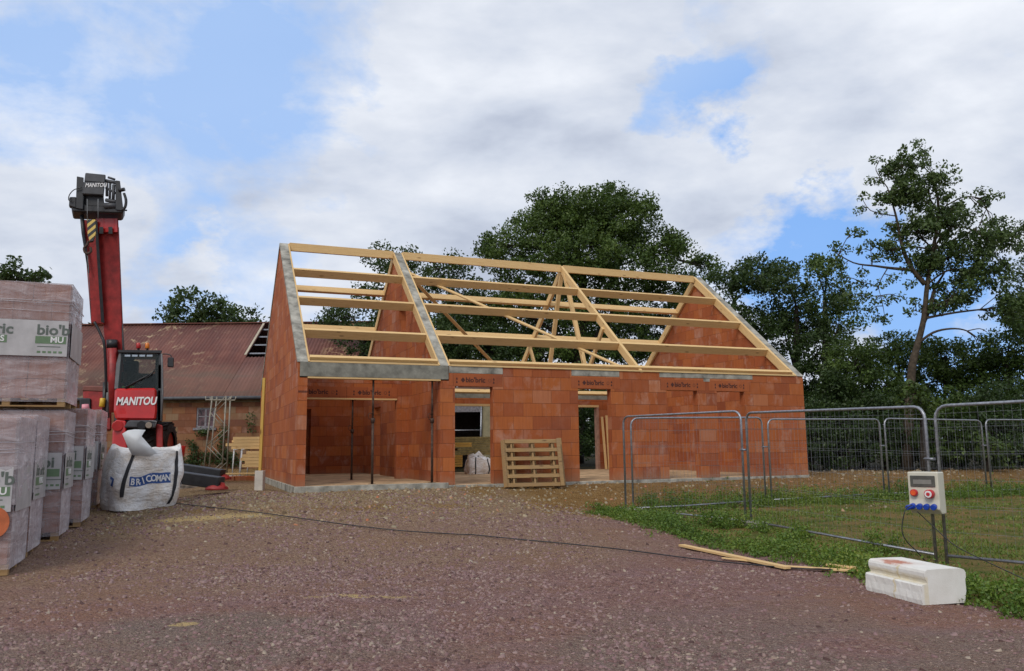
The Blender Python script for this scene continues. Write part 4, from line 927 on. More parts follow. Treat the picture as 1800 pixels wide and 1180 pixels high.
MB().tube([A(220, 682, Yc-.03), A(245, 668, Yc-.03), A(272, 653, Yc-.03)], [.035, .022, .012], 6).build('wiper', M_BLK, cabf)
MB().tube([A(244, 667, Yc-.035), A(262, 662, Yc-.035), A(273, 649, Yc-.035)], .012, 6).build('wiper', M_BLK, cabf)
# seat and operator controls glimpsed behind glass are part of the dark interior
hd = slab4([A(200, 722, TY-.10), A(203, 738, TY-.10), A(274, 739, TY-.10), A(276, 722, TY-.10), A(275, 682, TY-.10), A(202, 683, TY-.10)], .35, 'front_hood', M_RED, bevel=.05)
hp0 = A(203.5, 712, TY-.115)
tx = text('MANITOU', .27, face_front(hp0), M_WHITE, hd, 'maker_lettering', .003, .008, .80, .18)
# beacons, mirror
for px, m, nm in ((243.5, pmat('red_lens', (.45, .02, .02), .3), 'red_beacon'), (259, pmat('amber_lens', (.70, .20, .02), .3), 'amber_beacon')):
    MB().tube([A(px, 616, TY+.2), A(px, 612, TY+.2)], .03, 8).build('beacon_stem', M_BLK, TH); MB().tube([A(px, 613, TY+.2), A(px, 603, TY+.2)], [.055, .05], 12).build(nm, m, TH, .01)
MB().tube(smooth_path([A(283, 623), A(292, 622.5), A(300, 625), A(302, 632)]), .014, 6).build('mirror_arm', M_BLK, TH)
slab4([A(294.5, 645, TY-.05), A(305.5, 646, TY-.05), A(306, 628.5, TY-.05), A(295, 628, TY-.05)], .10, 'mirror', M_BLK, bevel=.02)
MB().tube([A(284, 622, TY-.1), A(285.5, 650, TY-.1), A(286, 690, TY-.1), A(284, 738, TY-.1)], .022, 6).build('grab_rail', M_GREY, TH)
slab4([A(276, 741, TY), A(286, 741, TY), A(287, 640, TY), A(277, 640, TY)], 1.0, 'cab_side_panel', M_DKG, bevel=.02)
# chassis, lamps, wheel
slab4([A(217, 752, TY-.18), A(272, 753, TY-.18), A(276, 739, TY-.18), A(226, 739, TY-.18)], .25, 'lamp_bumper', M_DKG, bevel=.03)
MB().tube([A(272, 752, TY-.2), A(275, 741, TY-.2), A(262, 740, TY-.2)], .016, 6).build('lamp_trim', M_GREY, TH)
for px, r_, m in ((248.5, .105, M_BLK), (261.5, .075, pmat('lamp_lens', (.30, .25, .20), .25))): MB().tube([A(px, 747.5, TY-.20), A(px, 747.5, TY-.235)], r_, 16).build('headlight', m, TH, .005)
slab4([A(196, 810, TY-.15), A(226, 810, TY-.15), A(222, 770, TY-.15), A(222, 740, TY-.15), A(203, 738, TY-.15), A(198, 760, TY-.15)], .6, 'front_arm', M_RED, bevel=.03)
MB().tube([A(206.5, 749, TY-.16), A(206.5, 749, TY-.22)], .13, 18).build('arm_boss', M_RED, TH, .01)
slab4([A(196, 800, TY+.3), A(243, 800, TY+.3), A(243, 752, TY+.3), A(200, 752, TY+.3)], 2.8, 'chassis', M_BLK, bevel=.03)
slab4([A(276, 790, TY-.05), A(287, 792, TY-.05), A(286, 748, TY-.05), A(275, 745, TY-.05)], .3, 'axle_guard', M_REDD, bevel=.02)
def wheel(px, py, Y, r, wd, rz=0.15):
    c = A(px, py, Y); w = empty('wheel', (0, 0, 0)); w.parent = TH; w.matrix_parent_inverse = Matrix(); w.matrix_local = Matrix.Translation(c) @ Matrix.Rotation(rz, 4, 'Z')
    mb = MB(); pr = [(-wd/2, r*.62), (-wd/2, r*.9), (-wd*.36, r*.985), (0, r), (wd*.36, r*.985), (wd/2, r*.9), (wd/2, r*.62)]; n = 40; vs = []; fs = []
    for i in range(n):
        a = 2*math.pi*i/n
        for x, q in pr: vs.append((x, q*math.cos(a), q*math.sin(a)))
    m_ = len(pr)
    for i in range(n):
        for j in range(m_-1): fs.append((i*m_+j, i*m_+j+1, ((i+1) % n)*m_+j+1, ((i+1) % n)*m_+j))
    mb.add(vs, fs, True)
    for i in range(22):
        a = 2*math.pi*i/22
        for s_ in (-1, 1):
            M = Matrix.Rotation(a, 4, 'X') @ Matrix.Translation((s_*wd*.23, 0, r+.01)) @ Matrix.Rotation(s_*.6, 4, 'Z'); mb.box((-wd*.26, -.035, -.03), (wd*.26, .035, .028), M)
    mb.build('tyre', M_RUB, w); MB().tube([(-wd*.4, 0, 0), (wd*.4, 0, 0)], r*.6, 24).build('rim', M_REDD, w)
wheel(262, 795, TY+.75, .62, .55, R_(8)); wheel(284, 785, TY+1.7, .62, .5, R_(8)); wheel(252, 779, TY+3.2, .62, .5, 0)
# turret and engine side at the left of the boom
slab4([A(146, 755, TY+.8), A(196, 757, TY+.8), A(196, 684, TY+.8), A(146, 684, TY+.8)], 1.2, 'turret_body', M_REDD, bevel=.04)
slab4([A(144, 688, TY+.78), A(188, 690, TY+.78), A(186, 679, TY+.78), A(146, 678, TY+.78)], 1.2, 'engine_cover', pmat('brown_red_cover', (.16, .05, .035), .6), bevel=.03)
slab4([A(140, 736, TY+.75), A(160, 736, TY+.75), A(160, 700, TY+.75), A(140, 700, TY+.75)], .5, 'tank', M_BLK, bevel=.03)
for (x, r_, m) in ((183, .055, M_BLK), (189, .05, M_GREY)): MB().tube([A(x, 735, TY+.3), A(x+2, 672, TY+.3)], r_, 10).build('hydraulic_hose', m, TH)
MB().tube([A(179, 716, TY+.2), A(181, 700, TY+.2)], .07, 10).build('yellow_cap', pmat('yellow_paint', (.65, .40, .03), .4), TH, .02)
# boom: main box and inner section beside it
top1 = [A(164, 386, 19.7), A(208, 386, 19.7)]; bot1 = [A(188, 690, 20.3), A(218, 690, 20.3)]
slab4([bot1[0], bot1[1], A(216.5, 600, 20.15), top1[1], top1[0], A(184, 600, 20.15)], .62, 'boom', M_REDD, bevel=.015)
b1 = slab4([A(160, 568, 20.0), A(183, 570, 20.0), A(166.5, 388, 19.6), A(146, 386, 19.6)], .45, 'inner_boom', M_REDD, bevel=.015)
slab4([A(177.5, 566, 19.98), A(183.5, 568, 19.98), A(171, 388, 19.58), A(166.2, 388, 19.58)], .06, 'cable_channel', M_BLK, bevel=0)
MB().tube([A(144, 378, 19.6), A(146.5, 410, 19.6), A(152, 450, 19.65), A(156, 480, 19.7)], [.05, .045, .03, .02], 6).build('boom_hose', M_BLK, TH)
MB().tube(smooth_path([A(166, 566, 19.9), A(178, 590, 19.9), A(184, 612, 19.9), A(187, 690, 20.1)]), .035, 8).build('boom_hose', M_BLK, TH)
MB().tube([A(197, 612, 20.0), A(200, 725, 20.2)], .11, 12).build('lift_cylinder', M_REDD, TH)
MB().tube([A(197, 598, 20.03), A(197, 612, 20.03)], .13, 12).build('cylinder_pin', M_BLK, TH)
slab4([A(170, 408, 19.66), A(206.5, 408, 19.66), A(206, 384, 19.66), A(169, 384, 19.66)], .05, 'boom_nose_plate', M_RED, bevel=.005)
for x in (178, 194): slab4([A(x-3.5, 411, 19.6), A(x+3.5, 411, 19.6), A(x+3.5, 399, 19.6), A(x-3.5, 399, 19.6)], .04, 'nose_slot', M_BLK, bevel=0)
for p in ((213, 560), (216, 640)): pass
MB().tube([A(207.5, 400, 19.9), A(214, 560, 20.1), A(218.5, 640, 20.2)], .025, 6).build('boom_edge_pipe', M_GREY, TH)
MB().tube([A(154, 450, 19.45), A(160, 560, 19.75)], .008, 5).build('hoist_rope', M_GREY, TH)
# head
Yh = 19.3
slab4([A(127, 372, Yh+.1), A(216, 375, Yh+.1), A(221, 364, Yh+.1), A(124, 358, Yh+.1)], .75, 'head_crossbar', M_BLK, bevel=.03)
slab4([A(144, 341, Yh), A(182, 343, Yh), A(184, 322, Yh), A(147, 319, Yh)], .35, 'winch_cover', M_DKG, bevel=.02)
slab4([A(148, 319, Yh+.02), A(184, 322, Yh+.02), A(186, 307, Yh+.02), A(150, 303.5, Yh+.02)], .38, 'winch_cover', M_DKG, bevel=.02)
text('MANITOU', .145, face_front(A(149.5, 329, Yh-.01)), M_WHITE, TH, 'maker_lettering', .002, .003, .80, .15)
slab4([A(146, 362, Yh+.15), A(184, 364, Yh+.15), A(182, 343, Yh+.15), A(146, 341, Yh+.15)], .5, 'winch_drum_housing', M_BLK, bevel=.02)
slab4([A(133, 366, Yh+.05), A(146, 368, Yh+.05), A(147, 312, Yh+.05), A(135, 310, Yh+.05)], .10, 'head_side_plate', M_BLK, bevel=.01)
slab4([A(121, 362, Yh+.05), A(134, 366, Yh+.05), A(134, 346, Yh+.05), A(122, 346, Yh+.05)], .2, 'head_bracket', M_BLK, bevel=.02)
slab4([A(203, 368, Yh+.05), A(217, 370, Yh+.05), A(211, 318, Yh+.05), A(203, 317, Yh+.05)], .12, 'head_side_plate', M_BLK, bevel=.01)
for (x0_, y0_, x1_, y1_, rr) in ((188, 345, 188, 317, .035), (193, 350, 194, 318, .03), (199, 352, 200, 325, .04), (204, 320, 211, 345, .035), (186, 330, 203, 340, .03), (186, 318, 206, 322, .045), (186, 352, 210, 356, .05), (137, 325, 146, 326, .03), (184, 362, 206, 362, .08), (190, 312, 202, 316, .03)):
    MB().tube([A(x0_, y0_, Yh+.1), A(x1_, y1_, Yh+.12)], rr, 7).build('head_pipework', M_DKG, TH)
MB().tube(smooth_path([A(143, 330, Yh), A(130, 334, Yh), A(122, 343, Yh), A(121, 352, Yh), A(126, 353, Yh)]), .012, 6).build('head_hose', M_BLK, TH)
MB().tube(smooth_path([A(218, 340, Yh), A(221.5, 352, Yh), A(220, 364, Yh), A(214, 370, Yh)]), .035, 6).build('head_hose', M_BLK, TH)
MB().tube([A(209, 335, Yh), A(219, 333, Yh)], .05, 8).build('head_pipework', M_BLK, TH)
MB().tube([A(205, 369, Yh), A(223, 370, Yh)], .02, 6).build('head_pin', M_BLK, TH)
for x in (153.5, 172.5): MB().tube([A(x, 350, Yh-.05), A(x, 392 if x < 160 else 386, Yh-.05)], .012, 5).build('hoist_rope', M_GREY, TH)
def hookmat():
    m = bpy.data.materials.new('hazard_stripe'); m.use_nodes = True; k = NT(m.node_tree); b = k.n['Principled BSDF']; o = k.obj(); p = k.new('ShaderNodeSeparateXYZ'); k.l.new(o, p.inputs[0])
    s_ = k.math('FRACT', k.math('MULTIPLY', k.math('SUBTRACT', p.outputs[2], k.math('MULTIPLY', p.outputs[0], .9)), 5.2)); k.l.new(k.mix(k.math('GREATER_THAN', s_, .48), (.60, .42, .10), (.02, .02, .02)), b.inputs['Base Color']); b.inputs['Roughness'].default_value = .5; return m
hb = slab4([A(158, 425, Yh-.1), A(164, 424, Yh-.1), A(168.5, 410, Yh-.1), A(168, 386, Yh-.1), A(153, 386, Yh-.1), A(154, 412, Yh-.1)], .14, 'hook_block', hookmat(), bevel=.01)
hk = [A(156, 424, Yh-.03), A(152.5, 432, Yh-.03), A(148, 436, Yh-.03), A(149, 443, Yh-.03), A(155, 446, Yh-.03), A(160, 442, Yh-.03), A(159, 435, Yh-.03)]
MB().tube(smooth_path(hk), .03, 7).build('lifting_hook', M_RUST, hb)
# stabiliser arms with red feet
def stab(p0, p1, hgt, foot):
    a, b = A(*p0), A(*p1); L = (b-a).length; M = along(a, b)
    s_ = MB().box((0, -.12, -hgt), (L, .12, 0)).build('stabiliser_arm', M_BLK, TH, .015, M=M)
    fz = A(*foot); f = MB(); n = 16
    for q in range(1): f.tube([fz, fz+Vector((0, 0, .05)), fz+Vector((0, 0, .14))], [.24, .22, .07], 18)
    f.build('stabiliser_foot', M_REDD, TH)
stab((296, 812, 18.6), (393, 826, 18.3), .17, (388, 843, 18.4)); stab((296, 826, 17.4), (391, 839, 17.1), .25, (381, 861, 17.15))
slab4([A(386, 857, 17.05), A(397, 857, 17.05), A(395, 849, 17.05), A(388, 848, 17.05)], .2, 'foot_bracket', M_REDD, bevel=.01)

# small items near it
o = tag(MB().tube([at(150.5, 722, 19), at(150, 711, 19)], [.09, .075], 12).build('plastic_tub', pmat('pink_plastic', (.70, .28, .33), .5)), 'small pink plastic item peeping over the wrapped packs', 'tub')
rbk = at(315, 800, 20.5); rb = tag(MB().tube([(0, 0, 0), (0, 0, .26)], [.12, .15], 16).build('bucket', M_RED, None, .01), 'red bucket on the rubble behind the bulk bag', 'bucket'); rbk.z = at(315, 802, 20.5).z; rb.location = rbk
hm = at(330, 812, 19.4); mb = MB()
def mound(c, rx, ry, h, name, mat, label, cat, seed):
    r = np.random.default_rng(seed); V = [(0, 0, h)]; Fq = []; n = 22; rings = 6
    for j in range(1, rings+1):
        f = j/rings
        for i in range(n):
            a = 2*math.pi*i/n; q = 1+r.uniform(-.13, .13); V.append((rx*f*math.cos(a)*q, ry*f*math.sin(a)*q, h*(1-f**1.5)+r.uniform(-.03, .03)*(1-f)-.06*f))
    for i in range(n): Fq.append((0, 1+i, 1+(i+1) % n))
    for j in range(rings-1):
        for i in range(n): Fq.append((1+j*n+i, 1+(j+1)*n+i, 1+(j+1)*n+(i+1) % n, 1+j*n+(i+1) % n))
    m_ = MB(); m_.add(V, Fq, False); o = m_.build(name, mat); o.location = c; return tag(o, label, cat)
mound(Vector((at(325, 812, 21.4).x, 21.4, tzf(-8.5, 21.4)-.02)), 1.2, .7, .46, 'rubble_heap', pmat('grey_rubble', (.20, .17, .14), .95, 0, .4, 12, .8, 30), 'low heap of grey rubble between the bulk bag and the barn', 'rubble heap', 5)

# ---------------------------------------------------------------- lattice mast, trestles and lumber by the barn
LY = 26.0
lt = at(382, 812, LY); lt.z = tzf(lt.x, LY)
LT = tag(empty('lattice_mast', lt), 'pale galvanised lattice mast standing in front of the old barn', 'lattice mast')
M_PGALV = pmat('pale_galvanised_steel', (.28, .26, .21), .55, .3, .2, 20)
hl = at(380, 697, LY).z-lt.z
for sx in (-1, 1):
    for sy in (-1, 1): MB().tube([(sx*.30-.06, sy*.22, 0), (sx*.22+.05, sy*.2, hl)], .024, 7).build('leg', M_PGALV, LT)
for sy in (-1, 1):
    for j in range(5):
        a = j/5; b = (j+1)/5; s_ = 1 if j % 2 else -1
        MB().tube([(s_*(.30-.08*a)+(-.06+.11*a), sy*.21, a*hl), (-s_*(.30-.08*b)+(-.06+.11*b), sy*.21, b*hl)], .014, 6).build('lattice_bar', M_PGALV, LT)
MB().tube([(-.55, -.2, .02), (.45, -.2, .02)], .02, 6).build('foot_bar', M_PGALV, LT)
MB().tube([(-.38, -.2, hl), (-.38, -.2, hl-.12), (.42, -.2, hl-.12), (.46, -.2, hl)], .024, 7).build('head_bar', M_PGALV, LT)
MB().tube([(-.38, .2, hl), (-.38, .2, hl-.12), (.42, .2, hl-.12), (.46, .2, hl)], .024, 7).build('head_bar', M_PGALV, LT)
def lumber(name, x0_, x1_, Y, ztop, zbot, label, rows, seed, mat, dep_=.9):
    r = random.Random(seed); t = tag(empty(name, (0, 0, 0), M=Matrix.Translation((x0_, Y, zbot))), label, 'timber stack', 'stacks of sawn timber'); n = rows; th = (ztop-zbot)/n
    for i in range(n):
        for j in range(3):
            a = r.uniform(-.35, .55)*(x1_-x0_)*.35; MB().box((a, j*dep_/3+.003, i*th+.004), ((x1_-x0_), (j+1)*dep_/3-.003, (i+1)*th-.004)).build('board', mat, t)
    return t
L0 = at(395, 783, 27).x; L1 = at(458, 783, 27).x
z_ = lambda py, Y=27: at(420, py, Y).z
lumber('timber_stack', at(404, 775, 27).x, L1+.4, 27, z_(768), z_(790), 'upper stack of yellow sawn timber on trestles before the barn', 4, 2, M_WOOD)
lumber('timber_stack', at(428, 800, 26.6).x, L1+.4, 26.6, z_(793, 26.6), z_(822, 26.6), 'lower stack of yellow sawn timber on the ground beside the house corner', 5, 3, M_WOOD, .6)
for i, x in enumerate((410, 424)):
    a = at(x, 790, 26.8); g_ = tzf(a.x, 26.8); t = tag(empty('trestle', (a.x, 26.8, g_)), ['left', 'right'][i]+' white steel trestle under the yellow timber before the barn', 'trestle', 'trestles under the timber')
    hh = max(.3, z_(790)-.01-g_)
    MB().tube([(0, 0, .02), (0.03, 0, hh)], .022, 7).build('leg', M_WHITE, t); MB().tube([(0, .7, .02), (0.03, .7, hh)], .022, 7).build('leg', M_WHITE, t); MB().tube([(-.12, 0, .02), (.12, 0, .02)], .018, 6).build('foot_bar', M_WHITE, t); MB().tube([(.03, -.05, hh), (.03, .8, hh)], .02, 6).build('top_bar', M_WHITE, t)
br0 = at(440, 832, 23.5)
for i in range(3):
    a = at(400+i*24, 830, 24.5); a.z = tzf(a.x, a.y); o = MB().box((-.28, -.1, -.02), (.28, .1, .14)).build('clay_block', M_BRICK, None, .005); o.location = a; o.rotation_euler.z = .3*i-.2
    tag(o, ['left', 'middle', 'right'][i]+' loose clay block on the rubble before the timber stacks', 'block', 'loose clay blocks')
o = MB().box((0, 0, 0), (1.5, .12, .04)).build('plank', M_WOOD, None, .002, M=Matrix.Translation(Vector((at(395, 824, 25.3).x, 25.3, tzf(-8.5, 25.3)+.17)))); tag(o, 'grey plank lying on loose blocks before the timber stacks', 'plank')

# ---------------------------------------------------------------- old barn
BY = 33.0; BX0 = -22.0; BX1 = -5.6; bz = tzf(-12, BY)-.02
BE = at(370, 694, BY).z-bz; RY = 5.2; BR = at(340, 571, BY+RY).z-bz
barn = tag(empty('old_barn', (BX0, BY, bz)), 'long old barn with a rusty corrugated roof and patched clay block wall', 'barn')
BLn = BX1-BX0
def tin_mat():
    m = bpy.data.materials.new('rusty_corrugated_tin'); m.use_nodes = True; k = NT(m.node_tree); b = k.n['Principled BSDF']; o = k.obj()
    n1 = k.noise(o, .55, 6, .6, .6); n2 = k.noise(k.scale(o, (1.2, .25, .25)), 2.2, 5, .6)
    c = k.mix(k.mapr(n1, .35, .65), (.125, .042, .031), (.185, .072, .052)); c = k.mix(k.mapr(n2, .42, .7, 0, .65), c, (.085, .033, .028))
    p = k.new('ShaderNodeSeparateXYZ'); k.l.new(o, p.inputs[0])
    lap = k.math('FRACT', k.math('MULTIPLY', p.outputs[1], .5)); c = k.mix(k.mapr(lap, .0, .04, .5, 0), c, (.09, .035, .03))
    n3 = k.noise(o, 1.3, 6, .7, 1.0); left = k.mapr(p.outputs[0], 5.5, 9.5, 1, 0)
    c = k.mix(k.math('MULTIPLY', k.mapr(n3, .56, .64), left), c, (.42, .30, .18))
    right = k.mapr(p.outputs[0], 13.2, 14.2, 0, 1); c = k.mix(k.math('MULTIPLY', k.mapr(n3, .53, .60), right), c, (.42, .26, .15))
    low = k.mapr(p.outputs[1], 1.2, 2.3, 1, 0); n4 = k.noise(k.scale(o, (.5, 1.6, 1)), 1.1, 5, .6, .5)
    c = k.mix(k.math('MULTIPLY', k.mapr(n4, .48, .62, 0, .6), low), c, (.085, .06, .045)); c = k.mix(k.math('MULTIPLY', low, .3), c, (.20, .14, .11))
    k.l.new(c, b.inputs['Base Color']); b.inputs['Roughness'].default_value = .7; b.inputs['Metallic'].default_value = .0; b.inputs['Specular IOR Level'].default_value = .3; return m
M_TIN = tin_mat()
hx0 = at(440, 600, BY+3).x-BX0; hx1 = at(474, 600, BY+3).x-BX0
def corr(x0_, x1_, f0, f1, name, rear=False):
    """corrugated sheet between slope fractions f0..f1 (0 eave, 1 ridge)"""
    pitch = .16; n = int((x1_-x0_)/pitch*6); V = []; Fq = []
    for i in range(n+1):
        x = x0_+(x1_-x0_)*i/n; d_ = .017*math.sin(x/pitch*2*math.pi)
        for f in (f0, (f0+f1)/2, f1):
            y = -.25+(RY+.25)*f; y = 2*RY-y if rear else y; V.append((x, y, BE-.16+(BR-BE+.16)*f+d_+.03))
    for i in range(n):
        for j in range(2): Fq.append((i*3+j, i*3+j+1, i*3+j+4, i*3+j+3))
    mb = MB(); mb.add(V, Fq, True); o = mb.build(name, M_TIN, barn); s_ = o.modifiers.new('s', 'SOLIDIFY'); s_.thickness = .006; return o
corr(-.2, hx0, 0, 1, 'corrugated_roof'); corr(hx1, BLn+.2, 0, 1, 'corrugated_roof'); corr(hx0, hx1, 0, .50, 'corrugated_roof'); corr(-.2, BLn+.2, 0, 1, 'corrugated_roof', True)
MB().box((-.2, RY-.12, BR+.03), (BLn+.2, RY+.12, BR+.08)).build('ridge_cap', M_TIN, barn)
for f in (.58, .70, .82, .93):
    y = -.25+(RY+.25)*f; MB().box((hx0-.5, y, BE-.16+(BR-BE+.16)*f-.09), (hx1+.5, y+.05, BE-.16+(BR-BE+.16)*f-.03)).build('roof_batten', M_GALV, barn)
sl2 = (BR-BE+.16)/(RY+.25)
MB().prism([(hx0-.12, .5*RY, BE-.16+sl2*(.5*RY+.25)+.06), (hx0-.02, .5*RY, BE-.16+sl2*(.5*RY+.25)+.06), (hx0-.02, RY, BR+.07), (hx0-.12, RY, BR+.07)], [(hx0-.12, .5*RY, BE-.16+sl2*(.5*RY+.25)+.09), (hx0-.02, .5*RY, BE-.16+sl2*(.5*RY+.25)+.09), (hx0-.02, RY, BR+.10), (hx0-.12, RY, BR+.10)]).build('verge_strip', pmat('rough_pale_strip', (.42, .36, .27), .8), barn)
wx0 = at(345, 735, BY).x-BX0; wx1 = at(377, 735, BY).x-BX0; wz0 = at(355, 752, BY).z-bz; wz1 = at(355, 717, BY).z-bz
rects_wall([(wx0, wx1, wz0, wz1)], 0, BLn, 0, BE-.1, 0, .3).build('barn_wall', M_OLDBRICK, barn)
MB().box((0, .3, 0), (.3, 2*RY, BE-.1)).build('end_wall', M_OLDBRICK, barn); MB().box((BLn-.3, .3, 0), (BLn, 2*RY, BE-.1)).build('end_wall', M_OLDBRICK, barn); MB().box((.3, 2*RY-.3, 0), (BLn-.3, 2*RY, BE-.1)).build('rear_wall', M_OLDBRICK, barn)
for x in (0, BLn-.3): MB().prism([(x, 0, BE-.1), (x, RY, BR-.1), (x, 2*RY, BE-.1)], [(x+.3, 0, BE-.1), (x+.3, RY, BR-.1), (x+.3, 2*RY, BE-.1)]).build('gable_wall', M_OLDBRICK, barn)
MB().tube([(-.2, -.30, BE-.16), (BLn+.2, -.30, BE-.16)], .075, 8).build('gutter', M_DKG, barn)
MB().box((0, -.02, BE-.32), (BLn, -.002, BE-.12)).build('render_band', pmat('mossy_render', (.17, .14, .08), .9, 0, .4, 3), barn)
wf = MB(); M_OLDW = pmat('weathered_frame_wood', (.20, .19, .21), .8, 0, .3, 12)
for (a, b, c, e) in ((wx0, wx1, wz0, wz0+.07), (wx0, wx1, wz1-.07, wz1), (wx0, wx0+.07, wz0+.07, wz1-.07), (wx1-.07, wx1, wz0+.07, wz1-.07), ((wx0+wx1)/2-.04, (wx0+wx1)/2+.04, wz0+.07, wz1-.07)): wf.box((a, .03, c), (b, .09, e))
wzm = (wz0+wz1)/2+.05
wf.box((wx0+.07, .04, wzm-.02), ((wx0+wx1)/2-.04, .08, wzm+.02)); wf.box(((wx0+wx1)/2+.04, .04, wzm-.02), (wx1-.07, .08, wzm+.02))
wfo = wf.build('window_frame', M_OLDW, barn); MB().box((wx0+.05, .055, wz0+.05), (wx1-.05, .06, wz1-.05)).build('window_pane', pmat('dusty_pane', (.10, .055, .06), .25, 0, .6, 6), wfo)
MB().box((wx0-.1, -.06, wz0-.1), (wx1+.1, .02, wz0-.003)).build('window_sill', M_OLDW, barn)
for i, (px, py) in enumerate(((425, 661), (428, 664), (420, 632))):
    pass

# ---------------------------------------------------------------- shed seen through the first doorway
SY = 31.0; sx0 = at(770, 700, SY).x; sx1 = at(876, 700, SY).x; sz = tzf(0, SY)
shed = tag(empty('open_shed', (sx0, SY, sz)), 'dark open fronted shed with a pale boarded end seen through the first doorway', 'shed')
SW_ = sx1-sx0; od = at(845, 740, SY).x-sx0; M_PB = pmat('pale_board_wall', (.30, .27, .17), .85, 0, .2, 4)
MB().box((od, 0, 0), (SW_, .12, 3.1)).build('boarded_wall', M_PB, shed); MB().box((0, 3, 0), (SW_, 3.12, 3.1)).build('rear_wall', M_OLDW, shed); MB().box((0, .12, 0), (.1, 3, 3.1)).build('side_wall', M_OLDW, shed); MB().box((SW_-.1, .12, 0), (SW_, 3, 3.1)).build('side_wall', M_OLDW, shed)
MB().box((-.1, -.2, 3.1), (SW_+.1, 3.3, 3.2)).build('roof', M_TIN, shed); MB().box((0, 0.001, 2.25), (od-.005, .08, 3.09)).build('header', M_OLDW, shed)
MB().tube([(.0, -.05, 1.55), (od, -.05, 1.55)], .03, 6).build('cross_rail', M_GALV, shed)
MB().tube([(od-.02, -.06, 0), (od+.03, -.06, 2.6)], .035, 7).build('post', M_GALV, shed)
gs = lumber('sheet_stack', at(790, 780, 28).x, at(864, 780, 28).x, 28, at(830, 768, 28).z, at(830, 800, 28).z, 'stack of greenish corrugated sheets seen through the first doorway', 8, 8, pmat('greenish_sheet', (.24, .19, .07), .7, 0, .3, 9), .8); gs['category'] = 'sheet stack'
lumber('timber_stack', at(785, 780, 25.8).x, at(828, 780, 25.8).x, 25.8, at(810, 778, 25.8).z, at(810, 786, 25.8).z, 'short yellow boards seen through the first doorway beside the small bag', 2, 9, M_WOODY, .5)
lumber('timber_stack', at(790, 800, 25.9).x, at(812, 800, 25.9).x, 25.9, at(810, 800, 25.9).z, at(810, 821, 25.9).z, 'low pile of board ends at the left jamb of the first doorway', 5, 10, M_WOODY, .4)

# ---------------------------------------------------------------- trees
LEAF_OAK = leaf_mat('oak_leaf', [(.024, .048, .010), (.050, .090, .018), (.082, .135, .026), (.135, .19, .042)])
LEAF_DARK = leaf_mat('dark_leaf', [(.016, .034, .011), (.032, .060, .017), (.050, .086, .023), (.080, .122, .033)])
LEAF_ASH = leaf_mat('ash_leaf', [(.024, .050, .013), (.048, .085, .022), (.080, .125, .034), (.135, .185, .065)], .2)
LEAF_BUSH = leaf_mat('bush_leaf', [(.026, .048, .010), (.050, .085, .016), (.080, .125, .024), (.13, .18, .04)])
BARK = bark_mat('grey_brown_bark', (.075, .058, .042)); BARK_D = bark_mat('dark_bark', (.035, .028, .022))
def leaf_quads(C, per, R, size, seed, droop=.0, squash=.8):
    r = np.random.default_rng(seed); n = len(C)*per
    c = np.repeat(C, per, 0); g = r.normal(0, 1, (n, 3)); g /= np.linalg.norm(g, axis=1)[:, None]+1e-9
    rr = (np.repeat(R, per) if np.ndim(R) else np.full(n, R))*r.random(n)**.45
    p = c+g*rr[:, None]*np.array([1, 1, squash])
    a = r.normal(0, 1, (n, 3)); a[:, 2] -= droop; a /= np.linalg.norm(a, axis=1)[:, None]
    b = r.normal(0, 1, (n, 3)); b -= (a*b).sum(1)[:, None]*a; b /= np.linalg.norm(b, axis=1)[:, None]
    s = size*r.uniform(.6, 1.25, n)[:, None]; w = .34
    V = np.stack([p-a*s*.5, p+b*s*w*.8-a*s*.05, p+a*s*.5, p-b*s*w*.8-a*s*.05], 1).reshape(-1, 3)
    return V, np.arange(n*4).reshape(-1, 4)
